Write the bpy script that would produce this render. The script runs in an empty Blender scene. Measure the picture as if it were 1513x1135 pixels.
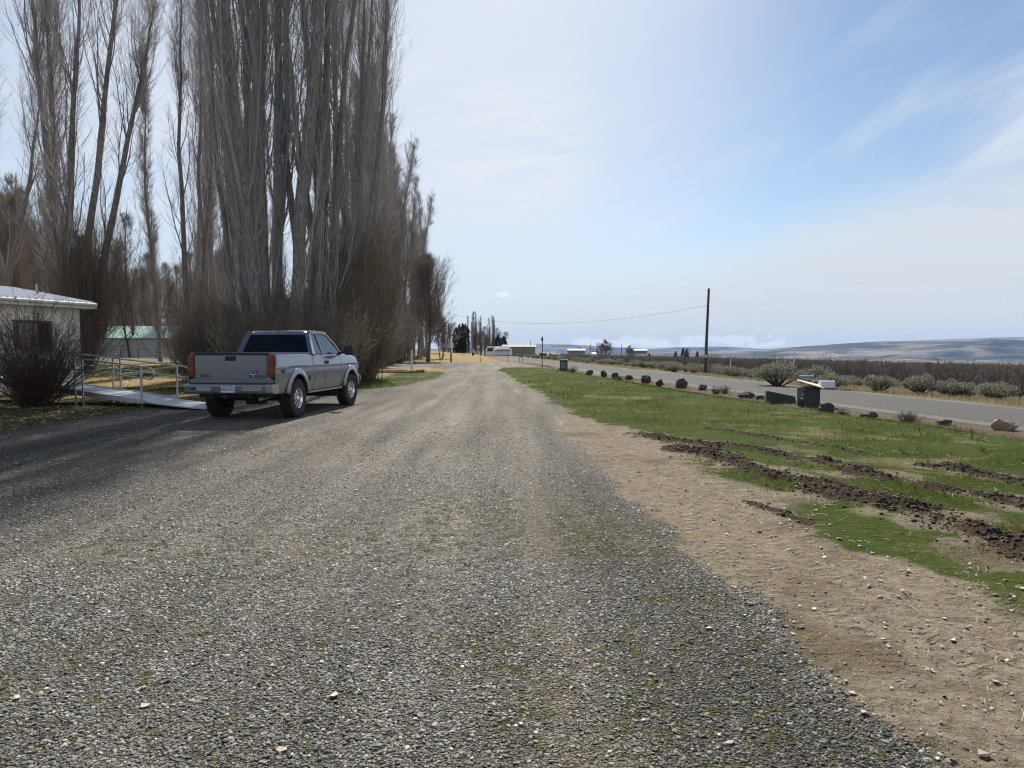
import bpy, math, random
import numpy as np
from mathutils import Vector, Matrix
R = math.radians
scene = bpy.context.scene
C = scene.collection

# ------------------------------------------------------------------ camera
cd = bpy.data.cameras.new('camera'); cam = bpy.data.objects.new('camera', cd); C.objects.link(cam)
cd.sensor_width = 36; cd.lens = 24.96; cd.clip_start = .1; cd.clip_end = 40000
EYE = 1.5; FPX = 1049.0; CX = 756.5; HY = 518.0
cam.location = (0, 0, EYE); cam.rotation_euler = (R(90-2.70), 0, 0)
scene.camera = cam
# ------------------------------------------------------------------ light
SUN_EL, SUN_AZ = 41.5, -2.0          # degrees; azimuth measured clockwise from +Y
ld = bpy.data.lights.new('sun', 'SUN'); sun = bpy.data.objects.new('sun', ld); C.objects.link(sun)
ld.energy = 4.9; ld.angle = R(.53); ld.color = (1, .955, .88)
sun.location = (0, 0, 60)
sd = Vector((math.sin(R(SUN_AZ))*math.cos(R(SUN_EL)), math.cos(R(SUN_AZ))*math.cos(R(SUN_EL)), math.sin(R(SUN_EL))))
sun.rotation_euler = sd.to_track_quat('Z', 'Y').to_euler()
scene.view_settings.view_transform = 'Standard'; scene.view_settings.look = 'None'
scene.view_settings.exposure = EXPOSURE = 0.82; scene.view_settings.gamma = 1
scene.cycles.use_denoising = True; scene.cycles.denoising_prefilter = 'ACCURATE'; scene.cycles.pixel_filter_type = 'BLACKMAN_HARRIS'; scene.cycles.filter_width = 1.15

# ------------------------------------------------------------------ node helpers
class NT:
    def __init__(s, tree): s.t = tree; s.n = tree.nodes; s.l = tree.links
    def new(s, typ, **kw):
        n = s.n.new(typ)
        for k, v in kw.items(): setattr(n, k, v)
        return n
    def put(s, sock, v):
        if v is None: return
        if isinstance(v, bpy.types.NodeSocket): s.l.new(v, sock)
        else:
            if sock.type == 'RGBA' and not isinstance(v, (int, float)) and len(v) == 3: v = (*v, 1)
            sock.default_value = v
    def m(s, op, a, b=None, c=None, clamp=False):
        n = s.new('ShaderNodeMath', operation=op, use_clamp=clamp)
        for i, v in enumerate((a, b, c)): s.put(n.inputs[i], v)
        return n.outputs[0]
    def vm(s, op, a, b=None):
        n = s.new('ShaderNodeVectorMath', operation=op); s.put(n.inputs[0], a); s.put(n.inputs[1], b)
        return n.outputs[0]
    def length(s, a):
        n = s.new('ShaderNodeVectorMath', operation='LENGTH'); s.put(n.inputs[0], a); return n.outputs['Value']
    def mix(s, f, a, b, mode='MIX'):
        n = s.new('ShaderNodeMix', data_type='RGBA', blend_type=mode)
        s.put(n.inputs[0], f); s.put(n.inputs[6], a); s.put(n.inputs[7], b)
        return n.outputs[2]
    def noise(s, vec, scale, detail=3, rough=.55, dist=0, out=0):
        n = s.new('ShaderNodeTexNoise'); s.put(n.inputs['Vector'], vec)
        n.inputs['Scale'].default_value = scale; n.inputs['Detail'].default_value = detail
        n.inputs['Roughness'].default_value = rough; n.inputs['Distortion'].default_value = dist
        return n.outputs[out]
    def voro(s, vec, scale, feat='F1', out='Distance', rnd=1):
        n = s.new('ShaderNodeTexVoronoi', feature=feat); s.put(n.inputs['Vector'], vec)
        n.inputs['Scale'].default_value = scale; n.inputs['Randomness'].default_value = rnd
        return n.outputs[out] if out else n
    def ramp(s, f, stops, interp='LINEAR'):
        n = s.new('ShaderNodeValToRGB'); r = n.color_ramp; r.interpolation = interp
        while len(r.elements) > 1: r.elements.remove(r.elements[-1])
        for i, (p, c) in enumerate(stops):
            e = r.elements[0] if i == 0 else r.elements.new(p)
            e.position = p; e.color = (*c, 1) if not isinstance(c, (int, float)) else (c, c, c, 1)
        s.put(n.inputs[0], f); return n.outputs[0]
    def ss(s, x, a, b):
        n = s.new('ShaderNodeMapRange', interpolation_type='SMOOTHSTEP')
        s.put(n.inputs[0], x); s.put(n.inputs[1], a); s.put(n.inputs[2], b)
        return n.outputs[0]
    def scale(s, vec, sc):
        n = s.new('ShaderNodeMapping'); s.put(n.inputs[0], vec); n.inputs['Scale'].default_value = sc
        return n.outputs[0]
    def bump(s, h, strength=.5, dist=.02, normal=None):
        n = s.new('ShaderNodeBump'); s.put(n.inputs['Height'], h); n.inputs['Strength'].default_value = strength
        n.inputs['Distance'].default_value = dist
        if normal is not None: s.put(n.inputs['Normal'], normal)
        return n.outputs[0]

# ------------------------------------------------------------------ world: Nishita sky with thin cloud veils by direction
w = bpy.data.worlds.new('World'); scene.world = w; w.use_nodes = True
W = NT(w.node_tree); W.n.clear()
sky = W.new('ShaderNodeTexSky', sky_type='NISHITA'); sky.sun_disc = False
sky.sun_elevation = R(SUN_EL); sky.sun_rotation = R(SUN_AZ); sky.altitude = 200
sky.air_density = 1.0; sky.dust_density = .6; sky.ozone_density = 2.0
tc = W.new('ShaderNodeTexCoord').outputs['Generated']
sep = W.new('ShaderNodeSeparateXYZ'); W.l.new(tc, sep.inputs[0])
dx, dy, dz = sep.outputs
az = W.m('ARCTAN2', dx, dy)                         # 0 = ahead, + = right, radians
el = W.m('ARCSINE', dz)
zc = W.m('MAXIMUM', dz, .03)
pl = W.new('ShaderNodeCombineXYZ'); W.put(pl.inputs[0], W.m('DIVIDE', dx, zc)); W.put(pl.inputs[1], W.m('DIVIDE', dy, zc))
plm = W.new('ShaderNodeMapping'); W.put(plm.inputs[0], pl.outputs[0]); plm.inputs['Rotation'].default_value = (0, 0, R(-38)); plm.inputs['Scale'].default_value = (.22, 1.0, 1)
c1 = W.noise(plm.outputs[0], .9, 7, .6, .6)
c2 = W.noise(pl.outputs[0], .55, 3, .5, .3)
sv = W.new('ShaderNodeCombineXYZ'); W.put(sv.inputs[0], az); W.put(sv.inputs[1], el)
svm = W.new('ShaderNodeVectorRotate', rotation_type='Z_AXIS'); W.put(svm.inputs['Vector'], sv.outputs[0]); svm.inputs['Angle'].default_value = R(-23)
streak = W.noise(W.scale(svm.outputs[0], (1.3, 7.5, 1)), 1.6, 8, .58, .5)
streak2 = W.noise(W.scale(svm.outputs[0], (1.0, 3.0, 1)), 2.1, 4, .5, .3)
cir = W.m('MULTIPLY', W.ss(streak, .36, .72), W.ss(streak2, .36, .60))
# a feathery patch left of centre
patch = W.m('MULTIPLY', W.ss(W.m('ABSOLUTE', W.m('SUBTRACT', az, -.01)), .19, .02), W.ss(W.m('ABSOLUTE', W.m('SUBTRACT', el, .27)), .17, .02))
pm = W.new('ShaderNodeMapping'); W.put(pm.inputs[0], tc); pm.inputs['Scale'].default_value = (5, 5, 26)
patch = W.m('MULTIPLY', patch, W.ss(W.noise(pm.outputs[0], 1.3, 8, .65, .8), .36, .62))
# low veil rising to the right
glow = W.m('MULTIPLY', W.ss(W.m('ADD', W.m('POWER', W.m('DIVIDE', W.m('ADD', az, .22), .52), 2), W.m('POWER', W.m('DIVIDE', W.m('SUBTRACT', el, .50), .55), 2)), 1.7, .0), .78)
line = W.m('ADD', W.m('MULTIPLY', W.m('ADD', az, .12), .255), W.m('MULTIPLY', W.m('SUBTRACT', W.noise(tc, 3.0, 4), .5), .07))
veil = W.m('MULTIPLY', W.ss(W.m('SUBTRACT', line, el), -.07, .07), W.ss(c1, .2, .55))
mask = W.m('MAXIMUM', W.m('MAXIMUM', W.m('MULTIPLY', cir, .7), W.m('MULTIPLY', patch, .85)), veil, clamp=True)
# broken cumulus low above the hills
ae = W.new('ShaderNodeCombineXYZ'); W.put(ae.inputs[0], az); W.put(ae.inputs[1], W.m('MULTIPLY', el, 2.2))
pn = W.noise(ae.outputs[0], 34, 5, .6, .2)
band = W.m('MULTIPLY', W.ss(el, .036, .012), W.ss(el, .0, .006))
bandx = W.m('MULTIPLY', W.ss(az, .03, .1), W.ss(az, .42, .34))
puff = W.m('MULTIPLY', W.ss(W.m('MULTIPLY', pn, W.m('MULTIPLY', band, bandx)), .40, .50), .8)
d1 = W.m('POWER', W.m('DIVIDE', W.m('SUBTRACT', az, -.0115), .011), 2)
d2 = W.m('POWER', W.m('DIVIDE', W.m('SUBTRACT', el, .078), .0042), 2)
small = W.ss(W.m('SUBTRACT', W.m('ADD', d1, d2), W.m('MULTIPLY', pn, 1.2)), .5, 0.0)
puff = W.m('MAXIMUM', puff, W.m('MULTIPLY', small, .9))
skyc = W.mix(1, sky.outputs[0], (.93, .96, .97), 'MULTIPLY')
skyc = W.mix(glow, skyc, (7.0, 7.5, 8.3))
bright = (5.6, 6.1, 6.9)
col = W.mix(mask, skyc, (7.6, 7.9, 8.4))
low = W.m('MULTIPLY', W.ss(el, .20, -.01), .62)
col = W.mix(low, col, (5.0, 6.0, 7.1))
col = W.mix(W.m('MULTIPLY', veil, .9), col, (6.4, 6.75, 7.1))
col = W.mix(puff, col, (8.4, 8.6, 8.9))
bg = W.new('ShaderNodeBackground'); W.put(bg.inputs[0], col); bg.inputs[1].default_value = .062
out = W.new('ShaderNodeOutputWorld'); W.l.new(bg.outputs[0], out.inputs[0])

# ------------------------------------------------------------------ numpy noise
def _hash(ix, iy, seed):
    n = (ix.astype(np.int64)*374761393 + iy.astype(np.int64)*668265263 + seed*1442695041) & 0xffffffff
    n = ((n ^ (n >> 13))*1274126177) & 0xffffffff
    return ((n ^ (n >> 16)) & 0xffff)/65535.0
def vnoise(x, y, seed=0):
    ix = np.floor(x); iy = np.floor(y); fx = x-ix; fy = y-iy
    fx = fx*fx*(3-2*fx); fy = fy*fy*(3-2*fy)
    a = _hash(ix, iy, seed); b = _hash(ix+1, iy, seed); c = _hash(ix, iy+1, seed); d = _hash(ix+1, iy+1, seed)
    return (a*(1-fx)+b*fx)*(1-fy)+(c*(1-fx)+d*fx)*fy
def fbm(x, y, seed=0, oct=4):
    x = np.asarray(x, float); y = np.asarray(y, float)
    s = 0; a = .5; t = 0
    for i in range(oct): s = s+a*vnoise(x*2**i+i*17.3, y*2**i-i*9.1, seed+i); t += a; a *= .5
    return s/t
def sst(a, b, x):
    t = np.clip((x-a)/(b-a), 0, 1); return t*t*(3-2*t)

# ------------------------------------------------------------------ mesh helpers
def mesh_np(name, V, F, mat=None, smooth=False, cols=None):
    """F: list of integer arrays (k,3)/(k,4).. ; cols: dict name -> (nv,4)"""
    me = bpy.data.meshes.new(name)
    V = np.asarray(V, np.float32).reshape(-1, 3)
    F = [np.asarray(f, np.int32) for f in (F if isinstance(F, list) else [F]) if len(f)]
    me.vertices.add(len(V)); me.vertices.foreach_set('co', V.ravel())
    nl = sum(f.size for f in F); nf = sum(len(f) for f in F)
    me.loops.add(nl); me.polygons.add(nf)
    me.loops.foreach_set('vertex_index', np.concatenate([f.ravel() for f in F]))
    ks = np.concatenate([np.full(len(f), f.shape[1], np.int32) for f in F])
    st = np.concatenate([[0], np.cumsum(ks)[:-1]]).astype(np.int32)
    me.polygons.foreach_set('loop_start', st)
    me.polygons.foreach_set('use_smooth', np.full(nf, smooth))
    me.update(calc_edges=True)
    if cols:
        for k, a in cols.items():
            at = me.color_attributes.new(k, 'FLOAT_COLOR', 'POINT'); at.data.foreach_set('color', np.asarray(a, np.float32).ravel())
    if mat: me.materials.append(mat)
    me.validate()
    return me
def link(name, me, parent=None, loc=(0, 0, 0), rot=(0, 0, 0), sc=None):
    o = bpy.data.objects.new(name, me); C.objects.link(o)
    if parent: o.parent = parent
    o.location = loc; o.rotation_euler = rot
    if sc: o.scale = sc if hasattr(sc, '__len__') else (sc,)*3
    return o
def tag(o, label=None, cat=None, group=None, kind=None):
    for k, v in (('label', label), ('category', cat), ('group', group), ('kind', kind)):
        if v: o[k] = v
    return o
def thing(name, label, cat, loc=(0, 0, 0), rz=0, group=None):
    o = bpy.data.objects.new(name, None); C.objects.link(o); o.location = loc; o.rotation_euler = (0, 0, rz)
    o.empty_display_size = .2
    return tag(o, label, cat, group)
def copy_tree(o, parent=None):
    c = o.copy(); C.objects.link(c)
    if parent: c.parent = parent
    for ch in list(o.children): copy_tree(ch, c)
    return c
class MB:
    """collects boxes, prisms, tubes; build() links them as one mesh object"""
    def __init__(s): s.v = []; s.f = []
    def add(s, vs, fs):
        b = len(s.v); s.v += [tuple(v) for v in vs]; s.f += [tuple(b+i for i in f) for f in fs]; return s
    def box(s, c, d, rz=0, ry=0, rx=0, taper=1):
        M = Matrix.Translation(c) @ Matrix.Rotation(rz, 4, 'Z') @ Matrix.Rotation(ry, 4, 'Y') @ Matrix.Rotation(rx, 4, 'X')
        vs = []
        for z in (-.5, .5):
            k = taper if z > 0 else 1
            for x, y in ((-.5, -.5), (.5, -.5), (.5, .5), (-.5, .5)): vs.append(M @ Vector((x*d[0]*k, y*d[1]*k, z*d[2])))
        return s.add(vs, [(3, 2, 1, 0), (4, 5, 6, 7), (0, 1, 5, 4), (1, 2, 6, 5), (2, 3, 7, 6), (3, 0, 4, 7)])
    def tube(s, pts, r, n=10, cap=True):
        pts = [Vector(p) for p in pts]; rr = r if hasattr(r, '__len__') else [r]*len(pts)
        vs = []; u = None
        for i, p in enumerate(pts):
            t = (pts[min(i+1, len(pts)-1)]-pts[max(i-1, 0)]).normalized()
            if u is None: u = t.orthogonal().normalized()
            else: u = (u-t*u.dot(t)).normalized()
            v = t.cross(u)
            vs += [p+(u*math.cos(2*math.pi*k/n)+v*math.sin(2*math.pi*k/n))*rr[i] for k in range(n)]
        fs = [(i*n+k, i*n+(k+1) % n, (i+1)*n+(k+1) % n, (i+1)*n+k) for i in range(len(pts)-1) for k in range(n)]
        if cap: fs += [tuple(range(n-1, -1, -1)), tuple((len(pts)-1)*n+k for k in range(n))]
        return s.add(vs, fs)
    def poly(s, pts, d):
        """prism: polygon pts extruded by vector d"""
        n = len(pts); d = Vector(d); vs = [Vector(p) for p in pts]+[Vector(p)+d for p in pts]
        return s.add(vs, [tuple(range(n-1, -1, -1)), tuple(range(n, 2*n))]+[(i, (i+1) % n, n+(i+1) % n, n+i) for i in range(n)])
    def lathe(s, prof, n=32, axis='Z', c=(0, 0, 0)):
        vs = []
        for r, h in prof:
            for k in range(n):
                a = 2*math.pi*k/n; x, y = r*math.cos(a), r*math.sin(a)
                p = (x, y, h) if axis == 'Z' else (x, h, y)
                vs.append(Vector(p)+Vector(c))
        m = len(prof)
        fs = [(i*n+k, i*n+(k+1) % n, (i+1)*n+(k+1) % n, (i+1)*n+k) for i in range(m-1) for k in range(n)]
        return s.add(vs, fs)
    def build(s, name, mat, parent=None, loc=(0, 0, 0), rot=(0, 0, 0), smooth=False, bevel=0, seg=2):
        me = bpy.data.meshes.new(name); me.from_pydata([tuple(v) for v in s.v], [], s.f)
        import bmesh
        bm = bmesh.new(); bm.from_mesh(me); bmesh.ops.recalc_face_normals(bm, faces=bm.faces)
        if bevel: bmesh.ops.bevel(bm, geom=[e for e in bm.edges if len(e.link_faces) == 2 and e.calc_face_angle(0) > .5], offset=bevel, segments=seg, affect='EDGES', clamp_overlap=True)
        bm.to_mesh(me); bm.free()
        me.materials.append(mat)
        if smooth:
            me.polygons.foreach_set('use_smooth', [True]*len(me.polygons))
            me.set_sharp_from_angle(angle=R(40))
        return link(name, me, parent, loc, rot)

# ------------------------------------------------------------------ place geometry
RC_D = np.array([-300, -50, 0, 13, 20, 27, 37.5, 52, 78, 121, 154, 200, 304, 600, 1000, 3000, 9000.])
RC_X = np.array([60, 30, 21, 18.6, 17.2, 16.05, 15.0, 13.6, 11.2, 8.2, 5.5, 1.5, -7, -40, -90, -400, -1200.])
def road_c(Y):
    Y = np.asarray(Y, float); k = np.clip(np.abs(Y)*.15, 1.5, 200)
    return sum(np.interp(Y+k*q, RC_D, RC_X) for q in (-1, -.5, 0, .5, 1))/5
def Z(X, Y, fine=True):
    X = np.asarray(X, float); Y = np.asarray(Y, float)
    s = X-road_c(Y)
    h = -.7*sst(-11, -5.2, s)
    h = h-.06*np.clip(s-4, 0, 26)-.012*np.clip(s-30, 0, 120)-.02*np.clip(s-150, 0, 2800)
    h = h+.8*sst(95, 190, Y)*(1-sst(-16, -7, s))
    h = h+.5*sst(27, 48, Y)*sst(12, 20, -X)
    off = np.clip(sst(-11.5, -9.3, -np.abs(X)-2) , 0, 1)
    return h
def PX(px, D): return (px-CX)/FPX*D
def at(px, D, dz=0):
    x = PX(px, D); return Vector((x, D, float(Z(x, D))+dz))
# gravel drive limits
L_D = [-400, 0, 18, 20, 23, 27, 30, 39, 52, 60, 66, 67]; L_X = [-9.5, -9.5, -9.3, -8.8, -7.6, -5.9, -4.7, -4.1, -4.7, -6.5, -14, -14]
R_D = [-400, 0, 4.5, 5.4, 6.8, 8.6, 11.5, 12.9, 17, 25, 37, 56, 62, 65]; R_X = [3.2, 3.1, 3.0, 2.65, 2.5, 2.6, 2.5, 2.3, 1.55, 1.05, .15, -1.1, -.4, 3]
# tyre ruts in the lawn (ground coordinates)
def gp(px, py): D = 1573/(py-HY); return (PX(px, D), D)
RUTS = [
 [(938,640),(994,650),(1089,661),(1159,673),(1230,685),(1301,704),(1371,718),(1442,730),(1513,741),(1620,765)],
 [(999,664),(1056,671),(1103,690),(1140,706),(1192,716),(1254,734),(1324,746),(1357,753),(1409,772),(1456,786),(1513,807),(1620,850)],
 [(1046,635),(1112,645),(1164,653),(1221,659),(1282,671)],
 [(1362,685),(1409,690),(1466,701),(1513,713),(1600,728)],
 [(1100,738),(1150,757),(1200,775)],
]
RUTS = [[gp(*p) for p in r] for r in RUTS]
RUTW = [.24, .30, .10, .15, .07]; RUTH = [.05, .055, .03, .04, .02]
def rut_field(X, Y):
    """returns (mud weight, height)"""
    m = np.zeros_like(X); h = np.zeros_like(X)
    for r, wd, ht in zip(RUTS, RUTW, RUTH):
        best = np.full_like(X, 9.)
        for (ax, ay), (bx, by) in zip(r[:-1], r[1:]):
            dx, dy = bx-ax, by-ay; t = np.clip(((X-ax)*dx+(Y-ay)*dy)/(dx*dx+dy*dy), 0, 1)
            best = np.minimum(best, np.hypot(X-ax-t*dx, Y-ay-t*dy))
        n = fbm(X*3.1, Y*3.1, 5, 3)
        ww = wd*(.15+2.0*n*fbm(X*1.1, Y*1.1, 15, 2)*1.3)
        k = np.clip(1-best/ww, 0, 1)
        m = np.maximum(m, sst(0, .35, k))
        h = np.maximum(h, ht*sst(0, .6, k)*(.1+1.8*fbm(X*7, Y*7, 8, 4)))
    return m, h
# ------------------------------------------------------------------ materials
def mat(name):
    m = bpy.data.materials.new(name); m.use_nodes = True; t = NT(m.node_tree)
    b = t.n['Principled BSDF']; return m, t, b
def simple(name, col, rough=.6, metal=0, var=.15, vscale=8, coat=0, bump=0, bscale=60, spec=None):
    m, t, b = mat(name)
    oc = t.new('ShaderNodeTexCoord').outputs['Object']
    n = t.noise(oc, vscale, 4)
    dark = tuple(c*(1-var) for c in col); lite = tuple(min(1, c*(1+var)) for c in col)
    t.put(b.inputs['Base Color'], t.mix(n, dark, lite))
    t.put(b.inputs['Roughness'], t.m('ADD', t.m('MULTIPLY', t.m('SUBTRACT', t.noise(oc, vscale*2.3, 3), .5), .2), rough))
    b.inputs['Metallic'].default_value = metal; b.inputs['Coat Weight'].default_value = coat; b.inputs['Coat Roughness'].default_value = .08
    if spec is not None: b.inputs['Specular IOR Level'].default_value = spec
    if bump: t.put(b.inputs['Normal'], t.bump(t.noise(oc, bscale, 4), bump, .01))
    return m
def bark(name, c1, c2, scale=6):
    m, t, b = mat(name)
    oc = t.new('ShaderNodeTexCoord').outputs['Object']
    v = t.scale(oc, (1, 1, .18))
    n = t.noise(v, scale*3, 5, .65, .4); n2 = t.noise(oc, .7, 2)
    c = t.mix(t.ss(n, .35, .65), c1, c2)
    c = t.mix(t.m('MULTIPLY', n2, .5), c, tuple(k*.6 for k in c1))
    t.put(b.inputs['Base Color'], c); b.inputs['Roughness'].default_value = .9; b.inputs['Specular IOR Level'].default_value = .25
    t.put(b.inputs['Normal'], t.bump(n, .8, .03))
    return m
def foliage(name, c1, c2, c3, trans=.25, attr=True):
    m, t, b = mat(name)
    gi = t.new('ShaderNodeNewGeometry'); oc = t.new('ShaderNodeTexCoord').outputs['Object']
    r = gi.outputs['Random Per Island']
    n = t.noise(oc, 2.2, 3)
    c = t.ramp(t.m('ADD', t.m('MULTIPLY', r, .6), t.m('MULTIPLY', n, .4)), [(.15, c1), (.5, c2), (.85, c3)])
    t.put(b.inputs['Base Color'], c); b.inputs['Roughness'].default_value = .75; b.inputs['Specular IOR Level'].default_value = .2
    tr = t.new('ShaderNodeBsdfTranslucent'); t.put(tr.inputs[0], c)
    mx = t.new('ShaderNodeMixShader'); mx.inputs[0].default_value = trans
    t.l.new(b.outputs[0], mx.inputs[1]); t.l.new(tr.outputs[0], mx.inputs[2])
    t.l.new(mx.outputs[0], t.n['Material Output'].inputs[0])
    return m

def ground_material():
    m, t, b = mat('ground_cover')
    P = t.new('ShaderNodeNewGeometry').outputs['Position']
    A = t.new('ShaderNodeAttribute', attribute_name='zone_a'); B = t.new('ShaderNodeAttribute', attribute_name='zone_b')
    sa = t.new('ShaderNodeSeparateColor'); t.l.new(A.outputs['Color'], sa.inputs[0])
    sb = t.new('ShaderNodeSeparateColor'); t.l.new(B.outputs['Color'], sb.inputs[0])
    green, dirt, mud = sa.outputs; dry = A.outputs['Alpha']; litter, scrub, verge = sb.outputs; track = B.outputs['Alpha']
    nA = t.noise(P, 1.3, 5, .65); nB = t.noise(P, 9, 5, .7); nC = t.noise(P, 45, 4, .7); nL = t.noise(P, .25, 3)
    jit = t.m('ADD', t.m('MULTIPLY', t.m('SUBTRACT', nA, .5), .5), t.m('ADD', t.m('MULTIPLY', t.m('SUBTRACT', nB, .5), .6), t.m('MULTIPLY', t.m('SUBTRACT', nC, .5), .7)))
    def wt(x, a=.4, bb=.6): return t.ss(t.m('ADD', x, t.m('MULTIPLY', jit, t.m('MULTIPLY', t.m('MULTIPLY', x, t.m('SUBTRACT', 1.15, x)), 3.2))), a, bb)
    # gravel
    v1 = t.voro(P, 74, out=None); v2 = t.voro(P, 38, out=None); v3 = t.voro(P, 110, out=None)
    def hue(v):
        s_ = t.new('ShaderNodeSeparateColor'); t.l.new(v.outputs['Color'], s_.inputs[0]); return s_.outputs
    h1 = hue(v1); h2 = hue(v2)
    stone = t.ramp(h1[0], [(0, (.045, .045, .042)), (.3, (.10, .099, .093)), (.6, (.20, .193, .178)), (.8, (.33, .31, .27)), (1, (.55, .52, .46))])
    tint = t.ramp(h1[1], [(0, (1, 1, 1)), (.75, (1, .98, .95)), (.85, (1.0, .86, .70)), (1, (.86, .93, .95))])
    stone = t.mix(1, stone, tint, 'MULTIPLY')
    big = t.ramp(h2[0], [(0, (.10, .10, .10)), (.6, (.2, .198, .19)), (1, (.42, .40, .37))])
    stone = t.mix(t.ss(h2[2], .72, .76), stone, big)
    soil = t.mix(nB, (.10, .085, .066), (.17, .145, .11))
    crev = t.ss(v1.outputs['Distance'], .42, .62)
    gravel = t.mix(t.m('MULTIPLY', crev, .75), stone, soil)
    fine = t.m('MULTIPLY', t.ss(t.m('ADD', nA, t.m('MULTIPLY', nB, .35)), .52, .85), .8)
    gravel = t.mix(t.m('MULTIPLY', fine, .55), gravel, t.mix(nC, (.145, .138, .126), (.255, .243, .22)))
    lon = t.noise(t.scale(P, (1.5, .09, 1)), 1.2, 4, .6)
    gravel = t.mix(1, gravel, t.ramp(lon, [(.3, .56), (.5, .84), (.7, 1.16)]), 'MULTIPLY')
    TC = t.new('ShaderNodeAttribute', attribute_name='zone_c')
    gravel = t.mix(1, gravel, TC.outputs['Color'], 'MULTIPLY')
    tanp = t.m('MULTIPLY', t.ss(track, .25, .8), t.ss(t.m('ADD', nA, t.m('MULTIPLY', t.m('SUBTRACT', nB, .5), .6)), .35, .6))
    # dirt
    tan = t.ramp(t.m('ADD', t.m('MULTIPLY', nB, .6), t.m('MULTIPLY', nC, .4)), [(.3, (.082, .068, .048)), (.5, (.195, .162, .116)), (.7, (.315, .265, .195))])
    redd = t.mix(t.ss(t.noise(P, .9, 3), .5, .66), tan, t.mix(nC, (.09, .07, .046), (.165, .13, .087)))
    peb = t.m('MULTIPLY', t.ss(h1[2], .80, .84), t.ss(v1.outputs['Distance'], .36, .28))
    redd = t.mix(peb, redd, stone)
    gravel = t.mix(t.m('MULTIPLY', tanp, .7), gravel, tan)
    col = t.mix(wt(dirt), gravel, redd)
    # moss between the stones
    moss = t.m('MULTIPLY', t.ss(t.m('ADD', t.noise(P, 7.5, 5, .7), t.m('MULTIPLY', t.m('SUBTRACT', nL, .5), .5)), .52, .58), t.m('SUBTRACT', t.ss(t.length(P), 11.0, 5.0), t.m('MAXIMUM', dirt, t.ss(track, .3, .8))))
    col = t.mix(t.m('MULTIPLY', moss, .85), col, t.mix(nC, (.05, .052, .017), (.125, .12, .04)))
    # litter (old leaves over thin turf)
    lv = t.voro(P, 20, out=None); hl = hue(lv)
    leafc = t.ramp(hl[0], [(0, (.05, .042, .02)), (.4, (.075, .08, .028)), (.7, (.17, .125, .062)), (.9, (.30, .23, .13)), (1, (.45, .38, .26))])
    leafc = t.mix(t.m('MULTIPLY', t.ss(nA, .45, .6), .6), leafc, (.065, .085, .024))
    col = t.mix(wt(litter), col, leafc)
    # dry turf
    dryc = t.ramp(t.m('ADD', t.m('MULTIPLY', nC, .5), t.m('MULTIPLY', nB, .5)), [(.3, (.13, .09, .04)), (.5, (.24, .17, .08)), (.7, (.35, .26, .13))])
    dryc = t.mix(t.m('MULTIPLY', t.ss(nA, .58, .7), .5), dryc, (.12, .13, .045))
    col = t.mix(wt(dry), col, dryc)
    # green turf
    grc = t.ramp(t.m('ADD', t.m('MULTIPLY', nC, .5), t.m('MULTIPLY', nB, .5)), [(.25, (.022, .033, .007)), (.5, (.046, .064, .013)), (.7, (.085, .095, .022)), (.85, (.17, .145, .06))])
    thin = t.m('MULTIPLY', t.ss(t.m('ADD', nL, t.m('MULTIPLY', t.m('SUBTRACT', nA, .5), 1.1)), .56, .72), .8)
    grc = t.mix(thin, grc, t.mix(nC, (.085, .07, .033), (.21, .175, .10)))
    col = t.mix(wt(green), col, grc)
    sc = t.mix(nB, (.11, .09, .055), (.25, .205, .13)); sc = t.mix(t.ss(nA, .5, .65), sc, (.14, .13, .06))
    col = t.mix(wt(scrub), col, sc)
    vg = t.mix(1, t.mix(.5, gravel, (.15, .13, .11)), (.85, .83, .83), 'MULTIPLY')
    vg = t.mix(t.ss(nA, .54, .66), vg, (.17, .13, .075))
    col = t.mix(wt(verge), col, vg)
    mudc = t.ramp(t.m('ADD', t.m('MULTIPLY', nC, .6), t.m('MULTIPLY', nB, .4)), [(.3, (.024, .018, .012)), (.55, (.058, .043, .03)), (.75, (.15, .115, .078))])
    wm = t.ss(t.m('ADD', mud, t.m('MULTIPLY', jit, .5)), .3, .55)
    col = t.mix(wm, col, mudc)
    t.put(b.inputs['Base Color'], col)
    b.inputs['Roughness'].default_value = 1; b.inputs['Specular IOR Level'].default_value = .04
    # relief
    peb_h = t.m('SUBTRACT', 1, t.m('MULTIPLY', v1.outputs['Distance'], 1.4))
    peb_h = t.m('ADD', peb_h, t.m('MULTIPLY', t.m('SUBTRACT', 1, v2.outputs['Distance']), t.m('MULTIPLY', h2[2], .9)))
    soft = t.m('MAXIMUM', wt(green), t.m('MAXIMUM', wt(dirt), wt(dry)))
    # tread marks pressed across the wheel tracks of the dirt
    wv = t.new('ShaderNodeTexWave', wave_type='BANDS', bands_direction='Y'); t.put(wv.inputs[0], P); wv.inputs['Scale'].default_value = 3.2
    wv.inputs['Distortion'].default_value = 7; wv.inputs['Detail'].default_value = 3; wv.inputs['Detail Scale'].default_value = 2.5
    wxv = t.new('ShaderNodeTexWave', wave_type='BANDS', bands_direction='X'); t.put(wxv.inputs[0], P); wxv.inputs['Scale'].default_value = 1.1
    wxv.inputs['Distortion'].default_value = 3; wxv.inputs['Detail'].default_value = 2
    tread = t.m('MULTIPLY', t.m('MULTIPLY', wv.outputs['Fac'], t.ss(wxv.outputs['Fac'], .45, .9)), t.ss(nA, .4, .6))
    rough_h = t.m('ADD', t.m('MULTIPLY', nC, .9), t.m('ADD', t.m('MULTIPLY', t.noise(P, 160, 3, .7), .35), t.m('MULTIPLY', t.m('MULTIPLY', tread, dirt), .9)))
    h = t.mix(soft, peb_h, rough_h)
    n1 = t.bump(h, 1.0, .018)
    n2 = t.bump(nB, .7, .05, n1)
    t.put(b.inputs['Normal'], n2)
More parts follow.
